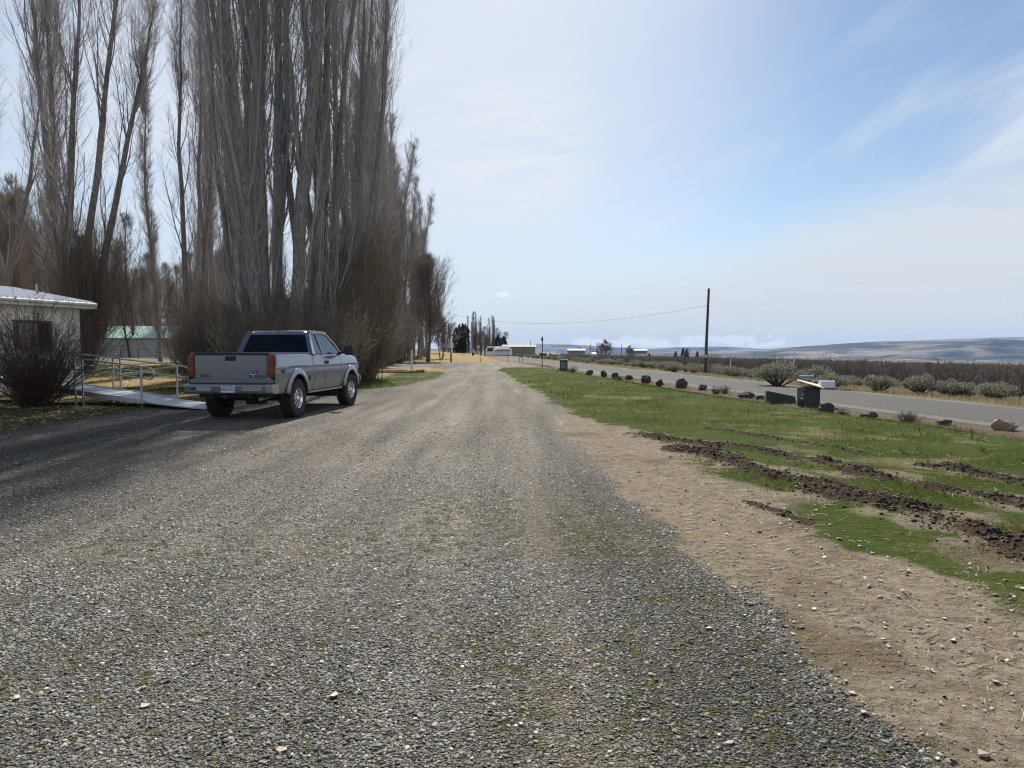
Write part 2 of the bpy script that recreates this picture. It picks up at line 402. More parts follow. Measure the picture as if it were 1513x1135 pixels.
    return m
M = {}
M['ground'] = ground_material()
def road_material():
    m, t, b = mat('old_asphalt')
    P = t.new('ShaderNodeNewGeometry').outputs['Position']
    U = t.new('ShaderNodeUVMap').outputs[0]; su = t.new('ShaderNodeSeparateXYZ'); t.l.new(U, su.inputs[0]); u = su.outputs[0]
    n = t.noise(P, 60, 4, .7); n2 = t.noise(P, .6, 4, .6); sp = t.voro(P, 70, out='Color'); s_ = t.new('ShaderNodeSeparateColor'); t.l.new(sp, s_.inputs[0])
    base = t.mix(s_.outputs[0], (.045, .044, .042), (.125, .122, .115))
    base = t.mix(t.m('MULTIPLY', t.ss(n2, .45, .65), .4), base, (.07, .07, .068))
    tr = t.m('ABSOLUTE', t.m('SUBTRACT', t.m('ABSOLUTE', u), .52))      # wheel paths at +-.52 of half width
    base = t.mix(t.m('MULTIPLY', t.ss(tr, .22, .04), .35), base, (.09, .088, .085))
    edge = t.ss(t.m('ADD', t.m('ABSOLUTE', u), t.m('MULTIPLY', t.m('SUBTRACT', t.noise(P, 2.5, 4), .5), .12)), .95, .985)
    base = t.mix(edge, base, (.17, .15, .12))
    ln = t.m('MULTIPLY', t.ss(t.m('ABSOLUTE', t.m('SUBTRACT', t.m('ABSOLUTE', u), .905)), .022, .012), t.ss(n, .35, .5))
    base = t.mix(t.m('MULTIPLY', ln, .22), base, (.55, .54, .5))
    t.put(b.inputs['Base Color'], base); b.inputs['Roughness'].default_value = .95; b.inputs['Specular IOR Level'].default_value = .12
    t.put(b.inputs['Normal'], t.bump(t.m('ADD', n, s_.outputs[1]), .6, .01))
    return m
M['road'] = road_material()

# ------------------------------------------------------------------ the ground sheet (polar grid, finer near the viewer)
rr = [0.0, .6, 1.2]; r = 1.7
while r < 14: rr.append(r); r *= 1.0105
while r < 70: rr.append(r); r *= 1.018
while r < 8000: rr.append(r); r *= 1.045
rr = np.array(rr)
aa = np.concatenate([np.arange(-44, 44.01, .25), np.arange(48, 316, 4)])*math.pi/180
AA, RR = np.meshgrid(aa, rr)
GX = RR*np.sin(AA); GY = RR*np.cos(AA)
S = GX-road_c(GY)
GZ = Z(GX, GY)
Lb = np.interp(GY, L_D, L_X); Rb = np.interp(GY, R_D, R_X)
wob = (fbm(GX*.6, GY*.6, 3, 4)-.5)*.9
cross = sst(64.2, 65.5, GY+wob*2)*(1-sst(88, 93, GY+wob*2))*(1-sst(-3.4, -3.0, S))
crossN = sst(64.2, 65.5, GY+wob*2)*(1-sst(88, 93, GY+wob*2))
before = (GY < 66)*1.0
wL = sst(.45, -.45, GX-Lb+wob*.5)*(1-crossN); wR = sst(-.55, .45, GX-Rb+wob*.35+(fbm(GX*3, GY*3, 95, 4)-.5)*.8)*(1-crossN)
near_s = 1-sst(-6.6, -5.6, S+wob)
front = (GY < 75)
green = np.where(front, wR*near_s, 0)
# left of the drive
island = np.where(front & (GY > 21), wL, 0)
g_edge = sst(4.2, 2.2, (Lb-GX)+wob*2)*sst(26, 28, GY)*(1-sst(46, 54, GY))
green = np.maximum(green, island*g_edge)
lit = np.where(front & (GY <= 24), wL, 0)*1.0
dry = island*(1-g_edge)*sst(21, 24, GY)
lit = lit*(1-dry)
stripe = sst(.52, .62, fbm(GX*.12, GY*.22, 31, 3))*(GX < -9)*(GY > 24)
dry = np.where((GY > 88), (1-sst(-13, -9, S+wob*2))*sst(88, 92, GY+wob*2), dry)
green = np.maximum(green, dry*stripe*.75); 
scrub = sst(3.3, 4.2, S+wob); scrub = np.maximum(scrub, np.where(GY > 88, sst(-14, -9, S+wob)*(1-sst(-5, -4, S)), 0)*sst(88, 92, GY))
verge = sst(-6.6, -5.6, S+wob)*(1-sst(2.9, 3.6, S))*(1-crossN*.7)
# tan dirt strip right of the gravel
de = np.interp(GY, [-10, 0, 2.6, 3.3, 3.9, 5.6, 8.6, 11.9, 16, 20], [2.0, 1.9, 1.62, 1.52, 1.46, 1.28, 1.15, 1.0, 1.1, 1.5])
dirt = sst(-.36, .34, GX-de+(fbm(GX*2, GY*1.2, 9, 4)-.5)*.5)*(1-sst(15, 30, GY))*(GX < 6)
track = np.exp(-((GX-(.35-.02*GY))/.28)**2)*.6*(1-sst(20, 40, GY))
track = np.maximum(track, .55*np.exp(-((GX+1.45+.03*GY)/.24)**2)*(.5+.5*sst(3, 6, GY)))
for cx0, wd0, am in ((-3.0, .5, .5),): track = np.maximum(track, am*np.exp(-((GX-cx0+.01*GY)/wd0)**2)*sst(7, 12, GY))
arc = np.abs(np.hypot(GX+12.5, GY-7.0)-10.4); track = np.maximum(track, .62*np.exp(-(arc/.45)**2)*(GY > 9)*(GX > -7)*(GX < -.8))
track = np.maximum(track, .4*sst(24, 40, GY)*(1-sst(.6, 1.3, np.minimum(np.abs(GX-Rb), np.abs(GX-Lb))))*before)
track = np.maximum(track, .5*np.exp(-((GX-1.1+.02*GY)/.35)**2)*sst(12, 16, GY)*(1-sst(28, 36, GY)))
mud, rh = rut_field(GX, GY)
smear = np.zeros_like(GX)
for r_, w_ in ((RUTS[0], .75), (RUTS[1], .85), (RUTS[3], .4)):
    bd = np.full_like(GX, 9.)
    for (ax, ay), (bx, by) in zip(r_[:-1], r_[1:]):
        dx_, dy_ = bx-ax, by-ay; t_ = np.clip(((GX-ax)*dx_+(GY-ay)*dy_)/(dx_*dx_+dy_*dy_), 0, 1); bd = np.minimum(bd, np.hypot(GX-ax-t_*dx_, GY-ay-t_*dy_))
    smear = np.maximum(smear, np.exp(-(bd/w_)**2)*sst(.42, .62, fbm(GX*1.7, GY*1.4, 77, 4)))
mud = np.maximum(mud*sst(.30, .46, fbm(GX*2.2, GY*2.2, 78, 4)), smear*.42)
edge_s = np.exp(-((GX-Rb-.15)/.5)**2)*(GY < 16)*sst(.48, .64, fbm(GX*2, GY*2, 79, 4)); mud = np.maximum(mud, edge_s*.3); green = green*(1-.2*edge_s)
rh = rh*sst(.30, .46, fbm(GX*2.2, GY*2.2, 78, 4))
green = green*(1-.75*smear)
dirt = np.maximum(dirt, smear*.8*(GX < 9))
near = (RR < 60)
GZ = GZ+np.where(near, rh, 0)
lawnish = np.clip(green+dry+lit, 0, 1)
GZ = GZ+lawnish*np.where(RR < 120, (fbm(GX*.7, GY*.7, 21, 4)-.5)*.09, 0)+np.where(RR < 70, lawnish*.02, 0)
GZ = GZ+np.where(RR < 60, (1-lawnish)*(fbm(GX*.35, GY*.2, 23, 3)-.5)*.05*(S < -6), 0)
GZ = GZ+np.where(RR < 16, dirt*(1-lawnish)*((fbm(GX*4.3, GY*.7, 25, 4)-.5)*.085+np.where((GX-de) < 1.1, .005*np.sign(np.sin(GY*38+np.sin(GX*30)*1.5))*(fbm(GX*3, GY*.6, 27, 2) > .5), 0)+(fbm(GX*14, GY*14, 26, 3)-.5)*.018), 0)
GZ = GZ-np.where(RR < 40, dirt*.02, 0)
ball = np.where(RR > 2000, 0, 0)
nr, na = GX.shape
V = np.stack([GX, GY, GZ], -1).reshape(-1, 3)
idx = np.arange(nr*na).reshape(nr, na)
q = np.stack([idx[:-1], np.roll(idx, -1, 1)[:-1], np.roll(idx, -1, 1)[1:], idx[1:]], -1).reshape(-1, 4)
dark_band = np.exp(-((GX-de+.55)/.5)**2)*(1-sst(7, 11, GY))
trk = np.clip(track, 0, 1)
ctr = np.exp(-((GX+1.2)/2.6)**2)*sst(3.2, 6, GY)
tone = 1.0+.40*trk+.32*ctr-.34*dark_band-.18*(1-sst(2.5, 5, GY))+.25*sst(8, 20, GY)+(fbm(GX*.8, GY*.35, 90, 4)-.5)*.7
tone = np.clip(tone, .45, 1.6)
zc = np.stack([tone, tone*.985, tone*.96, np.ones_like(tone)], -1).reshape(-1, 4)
za = np.stack([green, dirt, mud, dry], -1).reshape(-1, 4); zb = np.stack([lit, scrub, verge, track], -1).reshape(-1, 4)
grav = (1-np.clip(green+dry+lit+scrub+verge, 0, 1)).reshape(-1)
fg = grav[q].mean(1) > .5
def submesh(name, sel):
    qq = q[sel]; u, inv = np.unique(qq, return_inverse=True)
    return link(name, mesh_np(name, V[u], inv.reshape(-1, 4), M['ground'], True, {'zone_a': za[u], 'zone_b': zb[u], 'zone_c': zc[u]}))
fx = V[q, 0].mean(1)
tag(submesh('ground', ~fg), 'grass, dirt and scrub ground beside the drive', None, None, 'structure')
tag(submesh('driveway', fg), 'grey gravel driveway with a tan dirt edge', None, None, 'structure')
def ground_z(x, y):
    """height of the finished ground near the camera"""
    x = np.asarray(x, float); y = np.asarray(y, float); r_ = np.hypot(x, y); a_ = np.arctan2(x, y)
    i = np.clip(np.searchsorted(rr, r_)-1, 0, len(rr)-2); j = np.clip(((a_*180/math.pi+44)/.25).astype(int), 0, 350)
    fr = (r_-rr[i])/(rr[i+1]-rr[i]); fa = np.clip((a_*180/math.pi+44)/.25-j, 0, 1)
    g = GZ
    return (g[i, j]*(1-fa)+g[i, j+1]*fa)*(1-fr)+(g[i+1, j]*(1-fa)+g[i+1, j+1]*fa)*fr
def zone(arr, x, y):
    r_ = np.hypot(x, y); a_ = np.arctan2(x, y)
    i = np.clip(np.searchsorted(rr, r_)-1, 0, len(rr)-2); j = np.clip(((a_*180/math.pi+44)/.25).astype(int), 0, 351)
    return arr[i, j]
# road strip
ys = [-60.]
while ys[-1] < 3000: ys.append(ys[-1]+max(1.2, abs(ys[-1])*.03))
ys = np.array(ys); cxs = road_c(ys); tx = np.gradient(cxs, ys); nn = np.hypot(1, tx); nx, ny = 1/nn, -tx/nn
us = np.array([-1.04, -1, -.6, 0, .6, 1, 1.04]); hz = np.array([-.06, 0, .03, .05, .03, 0, -.06])
RV = np.stack([cxs[:, None]+nx[:, None]*us*2.95, ys[:, None]+ny[:, None]*us*2.95, np.broadcast_to(-.70+.035+hz, (len(ys), 7))], -1)
RV[:, :, 2] += np.where(ys > 190, 0, 0)[:, None]
ri = np.arange(len(ys)*7).reshape(-1, 7)
rq = np.stack([ri[:-1, :-1], ri[:-1, 1:], ri[1:, 1:], ri[1:, :-1]], -1).reshape(-1, 4)
rme = mesh_np('road', RV.reshape(-1, 3), rq, M['road'], True)
uv = rme.uv_layers.new(name='UVMap'); vi = np.zeros(len(rme.loops), np.int32); rme.loops.foreach_get('vertex_index', vi)
uvv = np.stack([us[vi % 7], vi//7], -1).astype(np.float32); uv.data.foreach_set('uv', uvv.ravel())
tag(link('road', rme), 'grey two lane country road', None, None, 'structure')

# ------------------------------------------------------------------ loose gravel near the viewer
rng = np.random.default_rng(4)
def attr_mat(name, rough=.8, spec=.3, trans=0):
    m, t, b = mat(name); a = t.new('ShaderNodeAttribute', attribute_name='tone')
    oc = t.new('ShaderNodeTexCoord').outputs['Object']
    t.put(b.inputs['Base Color'], t.mix(1, a.outputs['Color'], t.ramp(t.noise(oc, 130, 3), [(.3, .75), (.7, 1.2)]), 'MULTIPLY'))
    b.inputs['Roughness'].default_value = rough; b.inputs['Specular IOR Level'].default_value = spec
    if trans:
        tr = t.new('ShaderNodeBsdfTranslucent'); t.l.new(a.outputs['Color'], tr.inputs[0])
        mx = t.new('ShaderNodeMixShader'); mx.inputs[0].default_value = trans
        t.l.new(b.outputs[0], mx.inputs[1]); t.l.new(tr.outputs[0], mx.inputs[2]); t.l.new(mx.outputs[0], t.n['Material Output'].inputs[0])
    return m
M['stone'] = attr_mat('gravel_stone', .72, .35); M['chip'] = attr_mat('dead_leaf', .7, .3); M['clod'] = attr_mat('soil_clod', .95, .15)
M['blade'] = attr_mat('grass_blade', 1, .0, .35)
PAL = np.array([(.045, .044, .042), (.085, .084, .08), (.13, .128, .12), (.18, .175, .163), (.25, .24, .215), (.35, .33, .29), (.52, .49, .43), (.30, .235, .16), (.16, .175, .165)])
def stones(name, x, y, rad, sink, colr, material, flat=.45, seed=1):
    g = np.random.default_rng(seed); n = len(x); k = 6
    th = np.arange(k)*2*math.pi/k
    rings = [(1.0, -.1), (.72, .68)]
    out = []; jr = g.uniform(.75, 1.25, (n, k)); ax = g.uniform(.7, 1.35, n); rot = g.uniform(0, 6.28, n)
    for rr_, hh in rings:
        px = rad[:, None]*rr_*jr*np.cos(th)*ax[:, None]; py = rad[:, None]*rr_*jr*np.sin(th)/ax[:, None]
        out.append(np.stack([px*np.cos(rot)[:, None]-py*np.sin(rot)[:, None], px*np.sin(rot)[:, None]+py*np.cos(rot)[:, None], rad[:, None]*flat*(hh+g.uniform(-.15, .15, (n, k)))], -1))
    top = np.stack([np.zeros(n), np.zeros(n), rad*flat*g.uniform(.85, 1.1, n)], -1)[:, None]
    v = np.concatenate(out+[top], 1)
    tilt = g.normal(0, .22, (n, 2)); v[:, :, 2] += v[:, :, 0]*tilt[:, :1]+v[:, :, 1]*tilt[:, 1:]
    v[:, :, 0] += x[:, None]; v[:, :, 1] += y[:, None]; v[:, :, 2] += (ground_z(x, y)+rad*flat*sink)[:, None]
    b0 = np.arange(n)*(2*k+1)
    a = np.arange(k); c = (a+1) % k
    qs = np.concatenate([np.stack([a+i*k, c+i*k, c+(i+1)*k, a+(i+1)*k], -1) for i in (0,)])
    ts = np.stack([a+k, c+k, np.full(k, 2*k)], -1)
    Q = (qs[None]+b0[:, None, None]).reshape(-1, 4); T = (ts[None]+b0[:, None, None]).reshape(-1, 3)
    col = np.repeat(np.concatenate([colr, np.ones((n, 1))], 1)[:, None], 2*k+1, 1)
    me = mesh_np(name, v.reshape(-1, 3), [Q, T], material, False, {'tone': col.reshape(-1, 4)})
    return link(name, me)
def scatter(n, d0, d1, power=1.0):
    """random points in the wedge in front of the camera, uniform per area when power = 1"""
    D = np.sqrt(rng.uniform(d0*d0, d1*d1, n)) if power == 1 else np.exp(rng.uniform(math.log(d0), math.log(d1), n))
    return rng.uniform(-.80, .80, n)*D, D
xs, ys_, rs = [], [], []
for n, d0, d1, r0, r1 in ((62000, 2.1, 5.0, .0045, .0125), (40000, 2.1, 5.0, .0032, .007), (70000, 5.0, 9, .0055, .012), (26000, 9, 16, .009, .016), (2200, 2.1, 9, .011, .019)):
    x, y = scatter(n, d0, d1); xs.append(x); ys_.append(y); rs.append(r0+(r1-r0)*rng.uniform(0, 1, n)**1.6)
x = np.concatenate(xs); y = np.concatenate(ys_); rad = np.concatenate(rs)
gv = 1-np.clip(zone(green+dry+lit+scrub+verge, x, y), 0, 1); dv = zone(dirt, x, y); tv = zone(track, x, y); mv = fbm(x*1.9, y*1.2, 44, 4)
keep = rng.uniform(0, 1, len(x)) < gv*(1-.93*sst(.35, .7, dv))*(1-.45*tv)*np.clip(.35+1.5*(mv-.28), .25, 1)
x, y, rad = x[keep], y[keep], rad[keep]
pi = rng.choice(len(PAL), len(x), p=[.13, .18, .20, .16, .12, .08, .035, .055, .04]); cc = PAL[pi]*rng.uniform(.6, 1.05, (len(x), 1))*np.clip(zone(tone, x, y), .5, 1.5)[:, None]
tag(stones('gravel', x, y, rad, .15, cc, M['stone']), 'loose grey gravel stones scattered over the driveway', 'gravel', None, 'stuff')

# clods thrown up along the ruts
cx_, cy_, cr_ = [], [], []
for rt, wd, n in zip(RUTS, RUTW, (9000, 11000, 1500, 3200, 300)):
    rt = np.array(rt); seg = np.hypot(*(rt[1:]-rt[:-1]).T); cum = np.concatenate([[0], np.cumsum(seg)])
    tt = rng.uniform(0, cum[-1], n); px_ = np.interp(tt, cum, rt[:, 0]); py_ = np.interp(tt, cum, rt[:, 1])
    cx_.append(px_+rng.normal(0, wd*.8, n)); cy_.append(py_+rng.normal(0, wd*.8, n)); cr_.append(.003+.021*rng.uniform(0, 1, n)**7)
n_c = len
x, y, rad = map(np.concatenate, (cx_, cy_, cr_)); ok = (y > 2) & (np.abs(x) < .9*y) & (rng.uniform(0, 1, n_c(x)) < .12+zone(mud, x, y)); x, y, rad = x[ok], y[ok], rad[ok]
cc = np.array([(.075, .056, .039)])*rng.uniform(.3, 2.2, (len(x), 1))
tag(stones('mud_clods', x, y, rad, .35, cc, M['clod'], .75, 3), 'dark churned mud clods along the ruts in the lawn', 'mud', None, 'stuff')

# grass
def blades(name, x, y, h, wdt, col, lean=.35, seed=2, label='', cat='grass'):
    g = np.random.default_rng(seed); n = len(x)
    z = ground_z(x, y)-.005; a = g.uniform(0, 6.28, n); l = g.normal(0, lean, (n, 2))*h[:, None]
    v = np.zeros((n, 5, 3)); cs, sn = np.cos(a)*wdt, np.sin(a)*wdt
    for k, (t, ww) in enumerate(((0, 1), (0, -1), (.55, .75), (.55, -.75), (1, 0))):
        v[:, k, 0] = x+cs*ww+l[:, 0]*t*t; v[:, k, 1] = y+sn*ww+l[:, 1]*t*t; v[:, k, 2] = z+h*t*(1-.25*t)
    b = np.arange(n)*5
    Q = np.stack([b, b+1, b+3, b+2], -1); T = np.stack([b+2, b+3, b+4], -1)
    c4 = np.repeat(np.concatenate([col, np.ones((n, 1))], 1)[:, None], 5, 1)
    o = link(name, mesh_np(name, v.reshape(-1, 3), [Q, T], M['blade'], True, {'tone': c4.reshape(-1, 4)}))
    return tag(o, label, cat, None, 'stuff')
def lawn(n, d0, d1, field, h0, h1, wd, power=0):
    x, y = scatter(n, d0, d1, power); f = zone(field, x, y)*(1-zone(mud, x, y)*1.5)
    th = fbm(x*1.1, y*1.1, 61, 4); k = rng.uniform(0, 1, n) < f*np.clip((.62-th)*5, .06, 1)
    x, y = x[k], y[k]; s = np.clip(y/12, .8, 3.2)
    return x, y, rng.uniform(h0, h1, len(x))*np.clip(s, .9, 1.5), wd*s*rng.uniform(.7, 1.3, len(x))
parts_ = [lawn(430000, 3.4, 62, np.where((GX > -3), green, 0), .015, .05, .0022)]
x, y, h, wd = [np.concatenate([p[i] for p in parts_]) for i in range(4)]
h = h*(.6+2.0*fbm(x*2.3, y*2.3, 91, 4)**1.5*1.6)
tn = fbm(x*.8, y*.8, 71, 3)[:, None]; rnd = rng.uniform(0, 1, (len(x), 1))
cc = np.array([(.036, .056, .009)])*(1-rnd)+np.array([(.105, .125, .022)])*rnd
cc = np.where(rng.uniform(0, 1, (len(x), 1)) < np.clip((tn-.46)*2.4, .05, .6), np.array([(.17, .145, .055)])*(.6+.6*rnd), cc)
blades('lawn_grass', x, y, h, wd, cc, .5, 5, 'short green spring grass on the lawn between drive and road')
x, y, h, wd = lawn(60000, 20, 66, np.where(GX < -3, green+dry*.5, 0), .03, .09, .0025, 0)
rnd = rng.uniform(0, 1, (len(x), 1)); cc = np.where(zone(green, x, y)[:, None] > .5, np.array([(.06, .09, .012)])*(.6+rnd), np.array([(.30, .23, .11)])*(.6+.6*rnd))
blades('verge_grass', x, y, h, wd, cc, .5, 6, 'green and straw coloured grass beyond the parked truck')
x, y, h, wd = lawn(26000, 10, 26, np.where(GX < -3, lit, 0), .02, .06, .0025, 1)
rnd = rng.uniform(0, 1, (len(x), 1)); cc = np.array([(.065, .09, .02)])*(.5+rnd)
blades('shaded_grass', x, y, h, wd, cc, .6, 7, 'thin grass among fallen leaves in front of the ramp')
x, y = scatter(120000, 2.1, 8.5, 0); pn_ = fbm(x*5.5, y*5.5, 83, 3)+.25*(fbm(x*.7, y*.7, 84, 2)-.5)-.10*sst(-.8, 1.0, x)
k = (rng.uniform(0, 1, len(x)) < sst(.52, .62, pn_)) & (zone(dirt, x, y) < .3) & (zone(green, x, y) < .3); x, y = x[k], y[k]
rnd = rng.uniform(0, 1, (len(x), 1)); blades('moss', x, y, rng.uniform(.006, .017, len(x)), .0016*np.clip(y/3.5, .8, 2), np.array([(.062, .064, .016)])*(.5+1.1*rnd)+np.array([(.05, .03, .0)])*rng.uniform(0, 1, (len(x), 1))**3, .7, 12, 'low olive moss and weeds growing between the gravel stones', 'moss')
# dead leaves, pale chips, straw
def flakes(name, x, y, rad, col, label, cat='leaf litter', lift=.3, seed=8):
    g = np.random.default_rng(seed); n = len(x); k = 5; th = np.arange(k)*2*math.pi/k
    ax = g.uniform(.55, 1, n); rot = g.uniform(0, 6.28, n); jr = g.uniform(.6, 1.2, (n, k))
    px = rad[:, None]*jr*np.cos(th); py = rad[:, None]*jr*np.sin(th)*ax[:, None]
    v = np.stack([px*np.cos(rot)[:, None]-py*np.sin(rot)[:, None], px*np.sin(rot)[:, None]+py*np.cos(rot)[:, None], np.abs(g.normal(0, lift, (n, k)))*rad[:, None]], -1)
    v[:, :, 0] += x[:, None]; v[:, :, 1] += y[:, None]; v[:, :, 2] += (ground_z(x, y)+.006)[:, None]
    lo = v.copy(); lo[:, :, 2] -= .003
    F = (np.arange(k)[None]+np.arange(n)[:, None]*k)
    sd = np.stack([np.stack([F[:, i], F[:, (i+1) % k], F[:, (i+1) % k]+n*k, F[:, i]+n*k], -1) for i in range(k)], 1).reshape(-1, 4)
    c4 = np.repeat(np.concatenate([col, np.ones((n, 1))], 1)[:, None], k, 1).reshape(-1, 4)
    o = link(name, mesh_np(name, np.concatenate([v.reshape(-1, 3), lo.reshape(-1, 3)]), [F, F[:, ::-1]+n*k, sd], M['chip'], False, {'tone': np.concatenate([c4, c4])}))
    return tag(o, label, cat, None, 'stuff')
n = 700; y = np.exp(rng.uniform(math.log(2.8), math.log(15), n)); x = np.interp(y, R_D, R_X)+rng.normal(-.35, .6, n)
k = (x < .78*y); x, y = x[k], y[k]
flakes('bark_chips', x, y, .005+.019*rng.uniform(0, 1, len(x))**2.5, np.array([(.40, .355, .28)])*rng.uniform(.55, 1.25, (len(x), 1)), 'pale flat leaf and bark chips strewn along the dirt edge', lift=.35)
x, y = scatter(15000, 10, 62, 0); k = (zone(lit+dry*.6, x, y) > .4) & (x < -4) & (np.hypot(x, y) < 60); x, y = x[k], y[k]
flakes('fallen_leaves', x, y, rng.uniform(.02, .05, len(x))*np.clip(y/22, 1, 2), np.array([(.34, .25, .13)])*rng.uniform(.4, 1.5, (len(x), 1)), 'dry brown leaves lying on the grass around the ramp', seed=9)
x, y = scatter(170, 2.5, 18, 0); 
flakes('scattered_leaves', x, y, .008+.02*rng.uniform(0, 1, len(x))**3, np.array([(.42, .36, .27)])*rng.uniform(.5, 1.3, (len(x), 1)), 'single pale leaves scattered over gravel and grass', seed=10)
# straw stalks
n = 1500; y = np.exp(rng.uniform(math.log(2.6), math.log(18), n)); x = rng.uniform(-.75, .78, n)*y; k = (rng.uniform(0, 1, n) < np.where(x > 2, 1, .05)); x, y = x[k], y[k]; n = len(x)
a = rng.uniform(0, 6.28, n); ln = rng.uniform(.03, .13, n)*np.clip(y/6, .6, 1.6); z = ground_z(x, y)+.012
P0 = np.stack([x, y, z], -1); P1 = P0+np.stack([np.cos(a)*ln*.5, np.sin(a)*ln*.5, rng.uniform(0, .03, n)], -1); P2 = P1+np.stack([np.cos(a+.3)*ln*.5, np.sin(a+.3)*ln*.5, rng.uniform(-.02, .02, n)], -1)
STRAW = np.stack([P0, P1, P2], 1)
# ------------------------------------------------------------------ branching plants
def tubes(P, Rd, sides):
    """P (N,n,3) polylines, Rd (N,n) radii -> verts, quads"""
    N, n, _ = P.shape
    T = np.empty_like(P); T[:, 1:-1] = P[:, 2:]-P[:, :-2]; T[:, 0] = P[:, 1]-P[:, 0]; T[:, -1] = P[:, -1]-P[:, -2]
    T /= np.linalg.norm(T, axis=-1, keepdims=True)+1e-9
    ref = np.zeros_like(T); m = T[:, :1, 2:3]**2 > .8*0+.5
    ref[...] = np.where(np.broadcast_to(m, T.shape), np.array([1., .12, 0]), np.array([.1, 0, 1.]))
    U = np.cross(T, ref); U /= np.linalg.norm(U, axis=-1, keepdims=True)+1e-9; W_ = np.cross(T, U)
    th = np.arange(sides)*2*math.pi/sides
    V = P[:, :, None]+Rd[:, :, None, None]*(U[:, :, None]*np.cos(th)[None, None, :, None]+W_[:, :, None]*np.sin(th)[None, None, :, None])
    ix = np.arange(N*n*sides).reshape(N, n, sides); jx = np.roll(ix, -1, 2)
    Q = np.stack([ix[:, :-1], jx[:, :-1], jx[:, 1:], ix[:, 1:]], -1).reshape(-1, 4)
    return V.reshape(-1, 3), Q
def grow(g, start, d, length, n, up, wob, pull=None):
    N = len(start); P = np.empty((N, n, 3)); P[:, 0] = start; d = d/np.linalg.norm(d, axis=1, keepdims=True)
    for i in range(1, n):
        d = d+np.array([0, 0, 1.])*(up if np.ndim(up) == 0 else up[:, None])+g.normal(0, wob, (N, 3))
        d /= np.linalg.norm(d, axis=1, keepdims=True)
        P[:, i] = P[:, i-1]+d*(length/(n-1))[:, None]
    return P
def pick(g, P, Rd, count, t0, t1, power=1.0, parent=None):
    """random points along polylines: position, tangent, radius, t, parent"""
    N, n, _ = P.shape
    pa = g.integers(0, N, count) if parent is None else parent
    t = t0+(t1-t0)*g.uniform(0, 1, count)**power; f = t*(n-1); i = np.minimum(f.astype(int), n-2); f = f-i
    p = P[pa, i]*(1-f)[:, None]+P[pa, i+1]*f[:, None]; T = P[pa, i+1]-P[pa, i]; T /= np.linalg.norm(T, axis=1, keepdims=True)
    r = Rd[pa, i]*(1-f)+Rd[pa, i+1]*f
    return p, T, r, t, pa
def side(g, T, ang, up_bias=0):
    n = len(T); v = g.normal(0, 1, (n, 3)); v -= T*(v*T).sum(1, keepdims=True); v[:, 2] += up_bias
    v /= np.linalg.norm(v, axis=1, keepdims=True)
    return T*np.cos(ang)[:, None]+v*np.sin(ang)[:, None]
def taper(r0, n, p=.9, end=.12):
    t = np.linspace(0, 1, n)[None]; return r0[:, None]*(end+(1-end)*(1-t)**p)
def join(parts):
    V, Q, b = [], [], 0
    for v, q_ in parts: V.append(v); Q.append(q_+b); b += len(v)
    return np.concatenate(V), np.concatenate(Q)
def poplar(seed, H, width, ns, n1, n2, n3, rbase, tw=.0048, spread=.055, low=.03, loose=.0, top=1):
    g = np.random.default_rng(seed)
    a = np.arange(ns)*2*math.pi/ns+g.uniform(0, 1.2, ns)
    off = rbase*1.5*(ns > 1); st = np.stack([np.cos(a)*off, np.sin(a)*off, np.full(ns, -.3)], -1)
    sq = g.uniform(.35, 1.25, ns)*spread*3.0
    d = np.stack([np.cos(a)*sq, np.sin(a)*sq, np.ones(ns)], -1)
    if ns > 1: d[0, :2] *= .2
    h = H*np.where(np.arange(ns) == 0, 1, g.uniform(.72, .96, ns))
    P0 = grow(g, st, d, h, 22, .12, .038)
    R0 = taper(rbase*g.uniform(.6, 1.0, ns), 22, .72, .05); R0[:, 0] *= 1.45; R0[:, 1] *= 1.1
    # limbs
    p, T, r, t, pa = pick(g, P0, R0, n1, low, .985, .92)
    if top > 1:                                   # upper crown thickened, mostly out of view, to deepen the ground shadow
        e_ = pick(g, P0, R0, n1, .62, .96); p, T, r, t, pa = [np.concatenate([a_, b_]) for a_, b_ in zip((p, T, r, t, pa), e_)]; n1 = len(t); n2 = int(n2*1.9); n3 = int(n3*1.9)
    ang = g.uniform(.28, .62, n1)+loose; D = side(g, T, ang)
    env = np.where(t < .55, .7+.55*t, 1.0*(1-(np.clip(t, .55, 1)-.55)/.5)**.6)
    Ln = width*2.9*np.clip(env, .2, 1)*g.uniform(.55, 1.15, n1)
    Ln = np.minimum(Ln, np.maximum(H*(1.02-t)*.95, .6))
    P1 = grow(g, p, D, Ln, 10, .30-loose*.3, .085); R1 = taper(np.clip(r*g.uniform(.13, .30, n1), .009, .055)*np.clip(Ln/4, .4, 1.2), 10, .8, .12)
    p, T, r, t, pa = pick(g, P1, R1, n2, .08, .98)
    D = side(g, T, g.uniform(.45, 1.0, n2), .1); L2 = Ln[pa]*.34*g.uniform(.4, 1.1, n2)*(1.15-t*.5)
    P2 = grow(g, p, D, np.clip(L2, .35, 2.8), 5, .22-loose*.2, .11); R2 = taper(np.clip(r*.45, .006, .017), 5, .8, .3)
    p, T, r, t, pa = pick(g, P2, R2, n3, .05, 1)
    D = side(g, T, g.uniform(.3, .75, n3), .2); L3 = g.uniform(.25, .85, n3)
    P3 = grow(g, p, D, L3, 3, .12, .10); R3 = taper(np.full(n3, tw)*g.uniform(.7, 1.2, n3), 3, 1, .55)
    trunk = tubes(P0, R0, 9)
    crown = join([tubes(P1, R1, 5), tubes(P2, R2, 3), tubes(P3, R3, 3)])
    return trunk, crown
